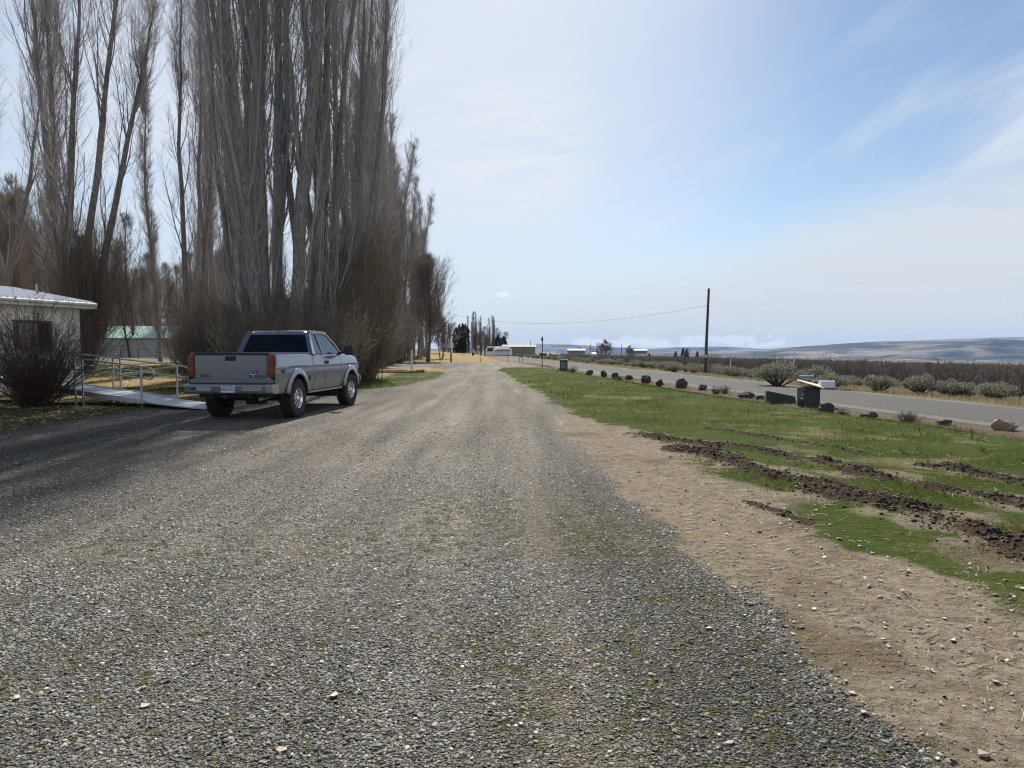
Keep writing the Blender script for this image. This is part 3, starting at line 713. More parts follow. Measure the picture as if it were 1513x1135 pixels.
def bush(seed, H, width, n0, n1, n2, r0=.012, tw=.004, up=.06, wob=.09, spreadang=.9):
    g = np.random.default_rng(seed)
    st = np.concatenate([g.normal(0, width*.07, (n0, 2)), np.full((n0, 1), -.05)], 1); a = g.uniform(0, 6.28, n0); s = spreadang*g.uniform(0, 1, n0)**.7
    d = np.stack([np.cos(a)*np.sin(s), np.sin(a)*np.sin(s), np.cos(s)], -1); ln = H*g.uniform(.6, 1.15, n0)/np.clip(np.cos(s*.6), .5, 1)
    P0 = grow(g, st, d, ln, 8, up, wob*.6); R0 = taper(np.full(n0, r0)*g.uniform(.6, 1.3, n0), 8, .8, .25)
    p, T, r, t, pa = pick(g, P0, R0, n1, .12, .98); P1 = grow(g, p, side(g, T, g.uniform(.4, .9, n1), .1), H*g.uniform(.12, .38, n1), 5, up, wob*1.3); R1 = taper(np.clip(r*.6, .004, .02), 5, .8, .3)
    p, T, r, t, pa = pick(g, P1, R1, n2, .1, 1); P2 = grow(g, p, side(g, T, g.uniform(.4, .9, n2), .1), H*g.uniform(.04, .14, n2), 3, up, wob*1.3); R2 = taper(np.full(n2, tw), 3, 1, .5)
    return join([tubes(P0, R0, 5), tubes(P1, R1, 4), tubes(P2, R2, 3)]), P1[:, -1]
def leafcloud(g, centers, rad, per, size, squash=1.0, up=.0):
    """small four-cornered leaf faces spread on the shells of lobes"""
    n = len(centers)*per; c = np.repeat(centers, per, 0); r = np.repeat(rad, per)
    v = g.normal(0, 1, (n, 3)); v /= np.linalg.norm(v, axis=1, keepdims=True); v[:, 2] = v[:, 2]*squash
    p = c+v*(r*g.uniform(.45, 1.05, n)**.6)[:, None]
    a = g.normal(0, 1, (n, 3)); a[:, 2] += up; a /= np.linalg.norm(a, axis=1, keepdims=True); b = np.cross(a, g.normal(0, 1, (n, 3))); b /= np.linalg.norm(b, axis=1, keepdims=True)
    s = size*g.uniform(.5, 1.4, n)[:, None]
    V = np.stack([p-a*s, p+b*s*.4, p+a*s, p-b*s*.4], 1)
    return V.reshape(-1, 3), np.arange(n*4).reshape(n, 4)
M['bark_dark'] = bark('poplar_bark', (.14, .13, .12), (.36, .34, .32))
M['twig'] = bark('poplar_twig', (.27, .252, .248), (.46, .43, .42))
M['bark_brown'] = bark('brown_bark', (.085, .07, .055), (.20, .165, .13)); M['twig_brown'] = bark('brown_twig', (.16, .13, .11), (.27, .225, .19))
M['twig_bush'] = bark('bush_twig', (.07, .048, .038), (.15, .105, .08)); M['twig_tan'] = bark('sucker_twig', (.17, .14, .105), (.29, .245, .19))
PROTO = {}
def tree_proto(kind, seed, bark_m, twig_m, **kw):
    tr, cr = poplar(seed, **kw)
    PROTO[kind] = (mesh_np('trunk', tr[0], tr[1], M[bark_m], True), mesh_np('crown', cr[0], cr[1], M[twig_m], True), kw['H'])
tree_proto('a', 11, 'bark_dark', 'twig', H=28, width=2.5, ns=5, n1=112, n2=1400, n3=7500, top=2, rbase=.25, tw=.0048, spread=.07)
tree_proto('b', 12, 'bark_dark', 'twig', H=28, width=2.3, ns=5, n1=105, n2=1300, n3=7000, top=2, rbase=.24, tw=.0048, spread=.06)
tree_proto('c', 13, 'bark_dark', 'twig', H=27, width=2.2, ns=4, n1=105, n2=1300, n3=7000, top=2, rbase=.26, tw=.0048, spread=.05)
tree_proto('slim', 14, 'bark_dark', 'twig', H=28, width=1.25, ns=1, n1=130, n2=1500, n3=7500, rbase=.24, tw=.008, spread=.03, low=.08)
tree_proto('row', 15, 'bark_dark', 'twig', H=26, width=1.7, ns=2, n1=160, n2=1500, n3=6500, rbase=.28, tw=.010, spread=.035)
tree_proto('row2', 16, 'bark_dark', 'twig', H=26, width=1.5, ns=3, n1=160, n2=1500, n3=6500, rbase=.26, tw=.010, spread=.04)
tree_proto('wood', 17, 'bark_brown', 'twig_brown', H=20, width=2.6, ns=2, n1=160, n2=1500, n3=7000, rbase=.2, tw=.013, spread=.12, low=.12, loose=.25)
tree_proto('wood2', 18, 'bark_brown', 'twig_brown', H=18, width=2.2, ns=3, n1=150, n2=1400, n3=6500, rbase=.16, tw=.013, spread=.16, low=.1, loose=.2)
tree_proto('round', 19, 'bark_brown', 'twig_brown', H=13, width=3.0, ns=2, n1=150, n2=2000, n3=9000, rbase=.2, tw=.010, spread=.09, low=.16, loose=.22)
tree_proto('dome', 29, 'bark_brown', 'twig_brown', H=7, width=1.9, ns=3, n1=70, n2=700, n3=3500, rbase=.12, tw=.016, spread=.28, low=.2, loose=.6)
def tree(kind, x, y, H, rz, label, name='poplar_tree', cat='tree', group=None, wid=1, dz=0, lean=0):
    tm, cm, h0 = PROTO[kind]
    t = thing(name, label, cat, (x, y, float(Z(x, y))+dz), rz, group)
    t.rotation_euler = (0, lean, rz)
    s = H/h0; t.scale = (s*wid, s*wid, s)
    link('trunk', tm, t); link('crown', cm, t); return t
# ---- the big poplars by the truck and the row running away from it
for args in [
 ('a', PX(420, 29.5), 29.5, 35, .4, 'thick multi-stemmed bare poplar directly behind the cab of the parked truck'),
 ('c', PX(470, 31.5), 31.5, 34, 2.2, 'bare poplar with twin pale stems, second in the row behind the truck'),
 ('b', PX(500, 36), 36, 33, 4.0, 'bare poplar above the truck hood, third in the row, partly hidden by pale suckers'),
 ('c', PX(388, 34), 34, 33, 5.1, 'leaning bare poplar just left of the thick one behind the truck'),
 ('b', PX(520, 44), 44, 32, 1.1, 'bare poplar fourth in the receding row, seen above the sucker thicket'),
 ('c', PX(362, 35), 35, 31, 3.0, 'lighter bare poplar above the left side of the truck bed, left of the leaning one'),
 ('row', PX(338, 39), 39, 25, 1.0, 'narrow bare poplar left of the truck, between the twin stemmed one and the big group'),
]: tree(*args, group=None, wid=.86)
ROWD = [(546, 53, 28, .9), (556, 60, 28, .95), (566, 68, 28, .95), (575, 75, 27.5, .95), (583, 82, 27, 1.0), (592, 89, 27, 1.0), (600, 96, 27.5, 1), (607, 103, 27.5, 1), (615, 111, 27, 1), (624, 119, 27, .95), (636, 131, 29, .9)]
for i, (px, D, H, wd) in enumerate(ROWD):
    last = i == len(ROWD)-1
    tree(('row', 'row2')[i % 2], PX(px-8, D), D, H*1.02, i*1.7, 'tall narrow bare poplar at the far end of the row, beside the spreading tree' if last else 'narrow bare poplar packed in the receding row left of the drive', group='poplars in the receding row', wid=wd*1.3)
# second line behind, filling the mass left of the row
for i, (px, D, H, k) in enumerate([(350, 50, 21, 'row'), (378, 66, 15, 'row2'), (412, 58, 13, 'row2'), (462, 62, 13, 'row'), (500, 66, 15, 'row2'), (530, 82, 24, 'row'), (430, 84, 17, 'slim'), (475, 92, 18, 'slim')]):
    tree(k, PX(px, D), D, H, i*2.1+.5, 'bare poplar in the dense stand behind the big poplars at the truck', group='poplars in the stand behind the truck', wid=.95)
# left trees
tree('a', PX(112, 42), 42, 30, 1.3, 'huge bare poplar with several dark trunks rising behind the white house', wid=1.0)
tree('slim', PX(78, 46), 46, 27, 3.3, 'bare poplar with thinner outward leaning stems left of the huge one behind the house', wid=1.0)
tree('slim', PX(238, 62), 62, 27, .3, 'single slender bare poplar standing alone in front of the green roofed barn', name='slender_poplar_tree')
tree('c', PX(297, 52), 52, 29, .9, 'tall bare poplar with two stems between the lone slender tree and the truck')
tree('row', PX(318, 64), 64, 28, 4.4, 'bare poplar right behind the twin stemmed one left of the truck')
tree('b', PX(-15, 48), 48, 27, 2.7, 'bare poplar cut by the left edge of the picture behind the house roof')
k = 0
gW = random.Random(5)
for px, D, H in [(8, 84, 19), (25, 70, 17), (40, 92, 21), (52, 78, 16), (66, 96, 20), (84, 88, 17), (-12, 76, 20), (150, 120, 17), (166, 108, 19), (183, 130, 18), (196, 105, 20), (212, 125, 17), (226, 140, 19), (252, 130, 18), (266, 112, 15), (140, 95, 15), (285, 120, 18), (305, 105, 18), (330, 115, 18), (350, 100, 17), (30, 60, 13), (5, 62, 15), (-30, 66, 16), (16, 120, 24), (100, 110, 22), (60, 130, 24), (125, 140, 22), (175, 160, 20), (205, 170, 19), (240, 175, 20), (275, 165, 20)]:
    H = H*gW.uniform(.9, 1.08)
    tree(('wood', 'wood2')[k % 2], PX(px, D), D, H, gW.uniform(0, 6), 'bare brown woodland tree standing behind the house and the green roofed barn', name='bare_tree', group='bare woodland trees at the back left'); k += 1
# ornamental trees at the end of the row
tree('round', PX(631, 97), 97, 14.5, .7, 'spreading bare tree with upswept limbs at the end of the poplar row', name='spreading_bare_tree', wid=1.2)
tree('dome', PX(652, 118), 118, 8, 2.7, 'low pinkish bare tree between the spreading tree and the dark hedge', name='small_bare_tree')
for i, (px, D, H, kd) in enumerate([(694, 330, 17, 'slim'), (697, 330, 18.5, 'row'), (700, 325, 19, 'slim'), (704, 320, 19, 'row'), (707, 335, 18, 'slim'), (711, 340, 17, 'row2'), (716, 325, 13, 'wood'), (719, 330, 14, 'slim'), (724, 330, 17, 'row'), (727, 330, 18, 'slim'), (730, 320, 18, 'row2'), (734, 330, 16, 'slim'), (737, 340, 13, 'wood2'), (701, 300, 11, 'wood'), (707, 300, 10, 'wood2'), (712, 300, 10, 'wood'), (718, 300, 9, 'wood2'), (722, 300, 9, 'wood2'), (728, 300, 9, 'wood')]):
    tree(kd, PX(px, D), D, H, i*1.3, 'distant bare poplar in the clump behind the dark hedge', name='distant_bare_tree', group='distant bare trees behind the hedge', wid=1.25)
tree('dome', PX(893, 240), 240, 7, .2, 'round bare tree standing alone beyond the road left of the utility pole', name='round_bare_tree', wid=1.3, dz=0)
tree('dome', PX(931, 260), 260, 5.5, 3.2, 'smaller bare tree right of the round one beyond the road', name='round_bare_tree', wid=1.1, dz=0)
tree('wood2', PX(855, 330), 330, 5.5, 1.2, 'faint low bare tree above the left white shed beyond the road', name='bare_tree', wid=2)
tree('wood', PX(1016, 330), 330, 5.6, 1.0, 'bare tree between the dark conifers beyond the road', name='bare_tree', wid=2)

# suckers and brush behind the truck
def brush(name, seed, px, D, H, width, n0, n1, n2, m, label, cat='shrub', group=None, dark=False, **kw):
    (v, q_), tips = bush(seed, H, width, n0, n1, n2, **kw)
    t = link(name, mesh_np(name, v, q_, M[m], True), None, tuple(at(px, D)))
    return tag(t, label, cat, group)
brush('poplar_suckers', 31, 541, 37, 6.6, 3.2, 260, 2400, 9000, 'twig_tan', 'pale tangle of upright poplar suckers in front of the row by the truck nose', r0=.022, tw=.008, up=.22, spreadang=.62)
brush('poplar_suckers', 32, 512, 33, 4.6, 3, 220, 2000, 7000, 'twig_tan', 'low pale sucker growth right behind the truck door', r0=.018, tw=.007, up=.2, spreadang=.7)
sk, _t = bush(33, 3.4, 3, 170, 1500, 5200, r0=.014, tw=.007, up=.12, spreadang=.9); skm = mesh_np('brush', sk[0], sk[1], M['twig_brown'], True)
sk2, _t = bush(34, 2.9, 3, 150, 1400, 4800, r0=.014, tw=.007, up=.10, spreadang=1.0); skm2 = mesh_np('brush', sk2[0], sk2[1], M['twig_tan'], True)
for i, (px, D, s) in enumerate([(292, 30, .85), (318, 34, 1.05), (345, 31, .95), (372, 27.5, .9), (398, 30, 1.0), (425, 27, .9), (452, 29, 1.0), (480, 28, .95), (300, 44, 1.1), (335, 46, 1.2), (365, 42, 1.2), (405, 44, 1.3), (470, 42, 1.3), (515, 50, 1.2), (560, 60, 1.2), (573, 72, 1.3), (588, 84, 1.3), (280, 58, .8), (440, 38, 1.3), (500, 38, 1.2)]):
    o = link('leafless_shrub', (skm, skm2)[i % 2], None, tuple(at(px, D)), (0, 0, i*1.1), s)
    tag(o, 'dense leafless brush in the thicket under the poplars behind the truck', 'shrub', 'leafless brush under the poplars')
brush('poplar_suckers', 35, 128, 41, 7.5, 2.4, 130, 1300, 5000, 'twig_brown', 'tall dark sucker growth around the trunk base right of the house corner', r0=.022, tw=.009, up=.3, spreadang=.5)
# bush in front of the house
t = thing('house_bush', 'big leafless reddish brown bush in front of the white house and ramp', 'shrub', tuple(at(50, 18.7)))
(v, q_), tips = bush(41, 2.45, 2.3, 150, 1500, 4600, r0=.012, tw=.004, up=.03, spreadang=1.0, wob=.08)
link('branches', mesh_np('branches', v, q_, M['twig_bush'], True), t)
M['oldleaf'] = foliage('withered_leaf', (.10, .05, .03), (.17, .08, .045), (.24, .13, .07))
g = np.random.default_rng(3); tt = tips[(tips[:, 2] > 1.3)]; tt = tt[g.permutation(len(tt))[:110]]
v, q_ = leafcloud(g, tt, np.full(len(tt), .05), 5, .028); link('withered_leaves', mesh_np('withered_leaves', v, q_, M['oldleaf']), t)

# sagebrush
M['sage'] = foliage('sage_leaf', (.13, .13, .095), (.22, .225, .165), (.33, .33, .26), .25)
M['sagestem'] = bark('sage_stem', (.09, .07, .055), (.17, .14, .11))
SG = []
for sd_ in range(4):
    g = np.random.default_rng(70+sd_); n = 34
    a = g.uniform(0, 6.28, n); rr_ = .62*g.uniform(0, 1, n)**.5; hh = (.28+.42*g.uniform(.3, 1, n)*(1-(rr_/.75)**2))
    cen = np.stack([np.cos(a)*rr_, np.sin(a)*rr_, hh], -1)
    v, q_ = leafcloud(g, cen, g.uniform(.12, .22, n), 85, .036, 1.1, 1.2)
    stt = np.stack([cen*np.array([.12, .12, 0]), cen*np.array([.6, .6, .5]), cen], 1)
    stv = tubes(stt, np.tile(np.array([[.02, .014, .008]]), (n, 1)), 4)
    SG.append((mesh_np('foliage', v, q_, M['sage']), mesh_np('stems', stv[0], stv[1], M['sagestem'])))
rs_ = random.Random(8)
def sage(px, D, s, label, group=None, i=0):
    f, st_ = SG[i % 4]; t = thing('sagebrush', label, 'shrub', tuple(at(px, D)), rs_.uniform(0, 6), group)
    t.scale = (s*1.1, s*1.1, s); link('foliage', f, t); link('stems', st_, t)
sage(1150, 43, 1.9, 'large rounded sagebrush right of the utility pole, beyond the road', None, 0)
sage(1205, 44, 1.7, 'wide sagebrush directly behind the mailboxes', None, 1)
sage(1228, 40, 1.2, 'sagebrush just right of the mailboxes beyond the road', None, 2)
sage(1299, 38.5, 1.25, 'sagebrush touching the white post nearest the right side', None, 3)
sage(1362, 38, 1.35, 'rounded sagebrush between the nearest white post and the right edge', None, 0)
sage(1410, 37.5, 1.0, 'darker sagebrush with bare stems, alone in a gap near the right edge', None, 1)
sage(1474, 35.5, 1.25, 'low wide sagebrush closest to the right edge beyond the road', None, 2)
i = 0
for D in np.exp(np.linspace(math.log(33), math.log(420), 150)):
    for q2 in range(2):
        s_off = rs_.uniform(4.8, 15); s_off += rs_.random()*3; x = float(road_c(D))+s_off; px = CX+x/D*FPX
        if px > 1560 or (px > 1120 and s_off < 6.2) or (D < 60 and abs(px-1042) < 22): continue
        if px > 1120 and rs_.random() < .55: continue
        if 1310 < px < 1350 or 1378 < px < 1400: continue
        sage(px, float(D), rs_.uniform(.7, 1.55)*(1.0 if px < 1100 else .8), 'grey green sagebrush in the belt along the far side of the road', 'sagebrush belt beyond the road', i); i += 1
# dry grass tufts beyond the road and along the boulder line
def tufts(name, n, lo, hi, d0, d1, h, col, label, seed):
    g = np.random.default_rng(seed); D = np.exp(g.uniform(math.log(d0), math.log(d1), n)); x = road_c(D)+g.uniform(lo, hi, n)
    k = (fbm(x*.5, D*.3, seed, 3) > .42) & (x < D*.82); x, D = x[k], D[k]; n = len(x)
    hh = h*g.uniform(.4, 1.2, n); s = np.clip(D/14, 1, 6)
    a = g.uniform(0, 6.28, n); l = g.normal(0, .4, (n, 2))*hh[:, None]
    v = np.zeros((n, 3, 3)); w_ = .004*s
    z = np.where(np.hypot(x, D) < 60, ground_z(x, D), Z(x, D))
    v[:, 0] = np.stack([x-np.cos(a)*w_, D-np.sin(a)*w_, z], -1); v[:, 1] = np.stack([x+np.cos(a)*w_, D+np.sin(a)*w_, z], -1); v[:, 2] = np.stack([x+l[:, 0], D+l[:, 1], z+hh], -1)
    c4 = np.repeat(np.concatenate([np.array([col])*g.uniform(.5, 1.3, (n, 1)), np.ones((n, 1))], 1)[:, None], 3, 1)
    tag(link(name, mesh_np(name, v.reshape(-1, 3), np.arange(n*3).reshape(n, 3), M['blade'], True, {'tone': c4.reshape(-1, 4)})), label, 'grass', None, 'stuff')
tufts('dry_roadside_grass', 60000, 3.5, 15, 24, 200, .22, (.30, .25, .15), 'straw coloured grass between the sagebrush beyond the road', 51)
tufts('dry_verge_grass', 16000, -6.4, -4.3, 11, 120, .13, (.27, .21, .13), 'dry grass along the line of boulders', 52)

# conifers
M['conifer'] = foliage('conifer_leaf', (.010, .018, .010), (.020, .034, .017), (.036, .055, .026), .08)
def conifer_mesh(seed, H, w_, cone, per=60):
    g = np.random.default_rng(seed); n = int(H*16); z = g.uniform(.02, 1, n)
    prof = np.where(z < .12, .8+z*1.6, 1-(z-.12)*(.9 if cone else .28)) if cone else np.clip((1-z)*4.5, .12, 1)
    a = g.uniform(0, 6.28, n); r_ = w_*.5*prof*g.uniform(.5, 1, n)
    cen = np.stack([np.cos(a)*r_, np.sin(a)*r_, z*H*.97], -1)
    v, q_ = leafcloud(g, cen, np.full(n, w_*.16)*np.clip(prof, .35, 1), per, .12, 1.5, 1.5)
    return mesh_np('crown', v, q_, M['conifer'])
tk = MB().tube([(0, 0, -.2), (0, 0, 1), (0, 0, 3)], [.2, .16, .1], 8)
def conifer(px, D, H, me, label, group=None, sc=1, name='conifer_tree', wd=1):
    t = thing(name, label, 'tree', tuple(at(px, D)), px*.7, group); t.scale = (sc*wd, sc*wd, sc)
    link('crown', me, t); tk.build('trunk', M['bark_brown'], t); return t
arb = [conifer_mesh(90+i, 8, 2.3, False, 70) for i in range(2)]
for i, (px, s, wd) in enumerate([(674, .86, 1.0), (679, .95, 1), (683.5, 1.0, 1), (688, .98, 1)]):
    conifer(px, 186, 8, arb[i % 2], 'tall dark columnar arborvitae in the hedge block beside the road', 'arborvitae hedge columns', s, 'arborvitae_tree', wd)
cone = [conifer_mesh(95+i, 8, 3.0, True, 50) for i in range(2)]
conifer(655.5, 190, 8, cone[0], 'pointed dark conifer, left of the two tips behind the low bare tree', None, 1.12, wd=.55)
conifer(663.5, 190, 8, cone[1], 'pointed dark conifer, right of the two tips behind the low bare tree', None, .98, wd=.5)
for px, D, s in [(733, 310, .95), (736, 300, 1.15), (741, 310, 1.0), (745, 310, 1.1), (748, 315, .8)]:
    conifer(px, D, 8, cone[int(px) % 2], 'distant dark conifer at the right end of the far clump of trees', 'distant conifers behind the far house', s, wd=1.2)
for px, D, s, lb in [(998, 330, .55, 'small dark conifer alone left of the clump beyond the road'), (1009, 330, .72, 'dark conifer at the left end of the clump near the utility pole'), (1014, 330, .66, 'dark conifer in the clump near the utility pole, second from its left'), (1030, 330, .55, 'dark conifer at the right end of the clump near the utility pole'), (959, 360, .42, 'tiny dark conifer right of the far white shed')]:
    conifer(px, D, 8, cone[int(px) % 2], lb, None, s, wd=1.5)
# far dark hedges
g = np.random.default_rng(7)
def hedge(name, px0, px1, D, H, m, label, size=.3):
    x0, x1 = PX(px0, D), PX(px1, D); n = int((x1-x0)*2.2); xx = g.uniform(x0, x1, n); yy = D+g.normal(0, 1.2, n)
    cen = np.stack([xx, yy, Z(xx, yy)+H*g.uniform(.15, .8, n)], -1)
    v, q_ = leafcloud(g, cen, np.full(n, H*.35), 46, size, .8)
    tag(link(name, mesh_np(name, v, q_, M[m])), label, 'hedge')
hedge('dark_hedge', 779, 822, 330, 2.2, 'conifer', 'long dark evergreen hedge beyond the road right of the far house')
# orchard / vineyard on the falling ground
M['vine'] = bark('vine_wood', (.12, .098, .09), (.21, .175, .16))
VN = []
for sd_ in range(5):
    (v, q_), _t = bush(120+sd_, 1.9, 1.6, 9, 60, 330, r0=.03, tw=.011, up=.1, spreadang=.85); VN.append((v, q_))
vmesh = [mesh_np('fruit_tree', v, q_, M['vine'], True) for v, q_ in VN]
(fv, fq), _t = bush(130, 1.9, 1.8, 6, 22, 60, r0=.045, tw=.03, up=.1, spreadang=.9)
pts = []; D = 32.
while D < 900:
    st_ = 2.4 if D < 130 else D*.02
    for s_off in np.arange(15, 112, 2.6 if D < 130 else max(2.6, D*.016)):
        x = float(road_c(D))+s_off+rs_.uniform(-.4, .4); px = CX+x/D*FPX
        if px < 830 or px > 1570: continue
        pts.append((x, D+rs_.uniform(-.6, .6), D))
    D += st_
pts.sort(key=lambda p: math.hypot(p[0], p[1]))
nearp, farp = pts[:300], pts[300:]
for i, (x, y, D) in enumerate(nearp):
    o = link('fruit_tree', vmesh[i % 5], None, (x, y, float(Z(x, y))), (0, 0, rs_.uniform(0, 6)), rs_.uniform(.8, 1.12))
    tag(o, 'low pruned leafless fruit tree in the near rows of the brown orchard', 'tree', 'pruned trees of the orchard beyond the road')
fp = np.array([(p[0], p[1]) for p in farp]); fz = Z(fp[:, 0], fp[:, 1]); n = len(fp); ang = g.uniform(0, 6.28, n); scl = g.uniform(.8, 1.1, n); wid_ = np.clip(np.hypot(fp[:, 0], fp[:, 1])/110, 1, 5)
big_ = fv[None]*np.stack([wid_*scl, wid_*scl, scl], -1)[:, None]
rx_ = big_[:, :, 0]*np.cos(ang)[:, None]-big_[:, :, 1]*np.sin(ang)[:, None]; ry_ = big_[:, :, 0]*np.sin(ang)[:, None]+big_[:, :, 1]*np.cos(ang)[:, None]
FV = np.stack([rx_+fp[:, :1], ry_+fp[:, 1:2], big_[:, :, 2]+fz[:, None]], -1)
FQ = (fq[None]+(np.arange(n)*len(fv))[:, None, None]).reshape(-1, 4)
tag(link('orchard', mesh_np('orchard', FV.reshape(-1, 3), FQ, M['vine'], True)), 'brown leafless orchard stretching away beyond the sagebrush', 'orchard', None, 'stuff')
print('far orchard', n)
# straw
sv = tubes(STRAW, np.full(STRAW.shape[:2], .0014), 4)
M['straw'] = simple('straw', (.50, .44, .30), .6)
tag(link('straw', mesh_np('straw', sv[0], sv[1], M['straw'], True)), 'pale straw stalks lying on the lawn and gravel', 'straw', None, 'stuff')
# ------------------------------------------------------------------ hills
def hill_material():
    m, t, b = mat('sage_hills'); P = t.new('ShaderNodeNewGeometry').outputs['Position']
    n = t.noise(t.scale(P, (.0016, .0030, .004)), 1.0, 6, .62, .8); n2 = t.noise(P, .02, 5, .7)
    c = t.ramp(n, [(.3, (.006, .008, .008)), (.44, (.03, .03, .025)), (.54, (.12, .105, .08)), (.66, (.26, .22, .16))])  # near-black stops paint shadow patches onto the tan-olive hillsides
    c = t.mix(t.m('MULTIPLY', t.ss(n2, .5, .7), .45), c, (.06, .068, .05))
    t.put(b.inputs['Base Color'], c); b.inputs['Roughness'].default_value = 1; b.inputs['Specular IOR Level'].default_value = .1
    return m
M['hills'] = hill_material()
def hills(name, label, D0, D1, px0, px1, prof, nx_, ny_, rough, seed):
    """heightfield between distances D0 and D1; prof = [(px, ridge pixel row)] gives the crest line height"""
    u = np.linspace(0, 1, nx_); v = np.linspace(0, 1, ny_); U, Vv = np.meshgrid(u, v)
    Dd = D0+(D1-D0)*Vv; px = px0+(px1-px0)*U
    X = (px-CX)/FPX*Dd; Y = Dd
    pp = np.array(prof); row = np.interp(px, pp[:, 0], pp[:, 1])
    crest = EYE+(HY-row)/FPX*(D0+.72*(D1-D0))
    base = -62.
    sh = np.where(Vv < .72, sst(-.05, .72, Vv)**1.15, 1-sst(.72, 1.25, Vv))
    L = (D1-D0)
    e = np.abs(fbm(X/L*5.5+Y/L*2.2, Y/L*3.2-X/L*1.5, seed, 6)-.5)*2; e2 = fbm(X/L*13, Y/L*9, seed+5, 5)
    h = base+(crest-base)*np.clip(sh-(e*.42+(e2-.5)*.22)*rough*np.clip(Vv*3, 0, 1)*np.clip((.74-Vv)*3, 0, 1), 0, 1)
    i = np.arange(nx_*ny_).reshape(ny_, nx_); q_ = np.stack([i[:-1, :-1], i[:-1, 1:], i[1:, 1:], i[1:, :-1]], -1).reshape(-1, 4)
    return tag(link(name, mesh_np(name, np.stack([X, Y, h], -1).reshape(-1, 3), q_, M['hills'], True)), label, None, None, 'structure')
hills('hills', 'broad sagebrush hills across the valley', 3400, 5600, 880, 2100, [(880, 521), (960, 520), (1060, 519.5), (1130, 516.5), (1190, 511.5), (1240, 508), (1310, 504), (1370, 502.5), (1420, 500.5), (1480, 498.5), (1560, 497), (1800, 492), (2100, 500)], 420, 150, 1.0, 3)
hills('distant_hills', 'pale blue hills far behind', 6900, 8200, 560, 1500, [(560, 518), (690, 514), (800, 508.5), (840, 509), (900, 512.5), (960, 515.5), (1000, 513), (1060, 512), (1100, 514), (1160, 518), (1260, 519), (1500, 519)], 300, 40, .5, 9)

# ------------------------------------------------------------------ materials of built things
M['white_wall'] = simple('cream_siding', (.80, .78, .72), .7, var=.06, vscale=2, bump=.15, bscale=90)
M['white_trim'] = simple('white_trim', (.72, .71, .67), .6, var=.08)
M['metal_roof'] = simple('white_metal_roof', (.62, .64, .66), .38, .25, var=.06)
M['green_roof'] = simple('green_metal_roof', (.30, .46, .40), .42, .05, var=.12, vscale=1)
M['shed_wall'] = simple('shed_metal_wall', (.50, .52, .55), .6, .1, var=.12, vscale=1)
M['dark_glass'] = simple('dark_glass', (.03, .032, .034), .08, 0, var=.2)
M['curtain'] = simple('window_blind', (.27, .25, .22), .7, var=.1)
M['frame_brown'] = simple('brown_window_frame', (.12, .10, .085), .6)
M['alu'] = simple('aluminium', (.55, .56, .58), .36, .85, var=.08, vscale=20)
M['alu_deck'] = simple('ribbed_aluminium_deck', (.50, .52, .56), .5, .35, var=.1, vscale=14)
M['rubber'] = simple('black_rubber', (.02, .02, .02), .8, var=.3)
M['weathered_wood'] = bark('weathered_wood', (.16, .135, .105), (.36, .32, .27)); M['pole_wood'] = bark('utility_pole_wood', (.07, .062, .052), (.15, .135, .115))
M['white_paint'] = simple('white_paint', (.74, .73, .70), .55, var=.1)
M['dark_board'] = simple('dark_painted_board', (.032, .032, .034), .6, var=.3, bump=.2)
M['plywood'] = simple('pale_plywood', (.55, .48, .34), .7, var=.15)
M['box_white'] = simple('white_mailbox_metal', (.56, .60, .66), .4, .2, var=.12); M['box_grey'] = simple('grey_mailbox_metal', (.20, .23, .24), .45, .4, var=.2); M['box_brown'] = simple('brown_newspaper_box', (.13, .075, .05), .6, var=.25)
M['steel'] = simple('galvanised_steel', (.25, .255, .26), .5, .6, var=.25); M['dark_steel'] = simple('dark_steel_post', (.06, .058, .052), .6, .4, var=.3)
M['sign_white'] = simple('weathered_white_sign', (.62, .63, .60), .6, var=.12); M['sign_yellow'] = simple('yellow_warning_sign', (.75, .48, .03), .5, var=.1); M['black'] = simple('black_paint', (.015, .015, .015), .6)
M['tan_wall'] = simple('tan_house_wall', (.22, .20, .175), .8, var=.08); M['grey_roof'] = simple('grey_shingle_roof', (.19, .19, .195), .85, var=.2, vscale=2)
M['pedestal'] = simple('grey_green_pedestal', (.16, .19, .19), .5, var=.15)
def rock_material():
    m, t, b = mat('basalt'); oc = t.new('ShaderNodeTexCoord').outputs['Object']
    n = t.noise(oc, 5, 6, .7); n2 = t.noise(oc, 28, 4, .7)
    c = t.ramp(t.m('ADD', t.m('MULTIPLY', n, .6), t.m('MULTIPLY', n2, .4)), [(.35, (.022, .022, .024)), (.55, (.055, .053, .052)), (.72, (.12, .112, .10))])
    c = t.mix(t.m('MULTIPLY', t.ss(n, .6, .68), .6), c, (.19, .17, .12))
    t.put(b.inputs['Base Color'], c); b.inputs['Roughness'].default_value = .85; t.put(b.inputs['Normal'], t.bump(t.m('ADD', n, t.m('MULTIPLY', n2, .5)), .8, .04)); return m
M['rock'] = rock_material(); M['rock_tan'] = simple('tan_rock', (.30, .22, .15), .9, var=.35, vscale=5, bump=.8, bscale=14)

# ------------------------------------------------------------------ house with the ramp
hd = Vector((.37, .93, 0)).normalized(); hn = Vector((hd.y, -hd.x, 0))        # along the eave wall, outward normal
hc = Vector((PX(117, 26.6), 26.6, 0)); gz = 0.0
hrz = math.atan2(hd.y, hd.x)
house = thing('white_house', 'small white house with a ribbed white metal roof at the left edge', 'house', tuple(hc), hrz)
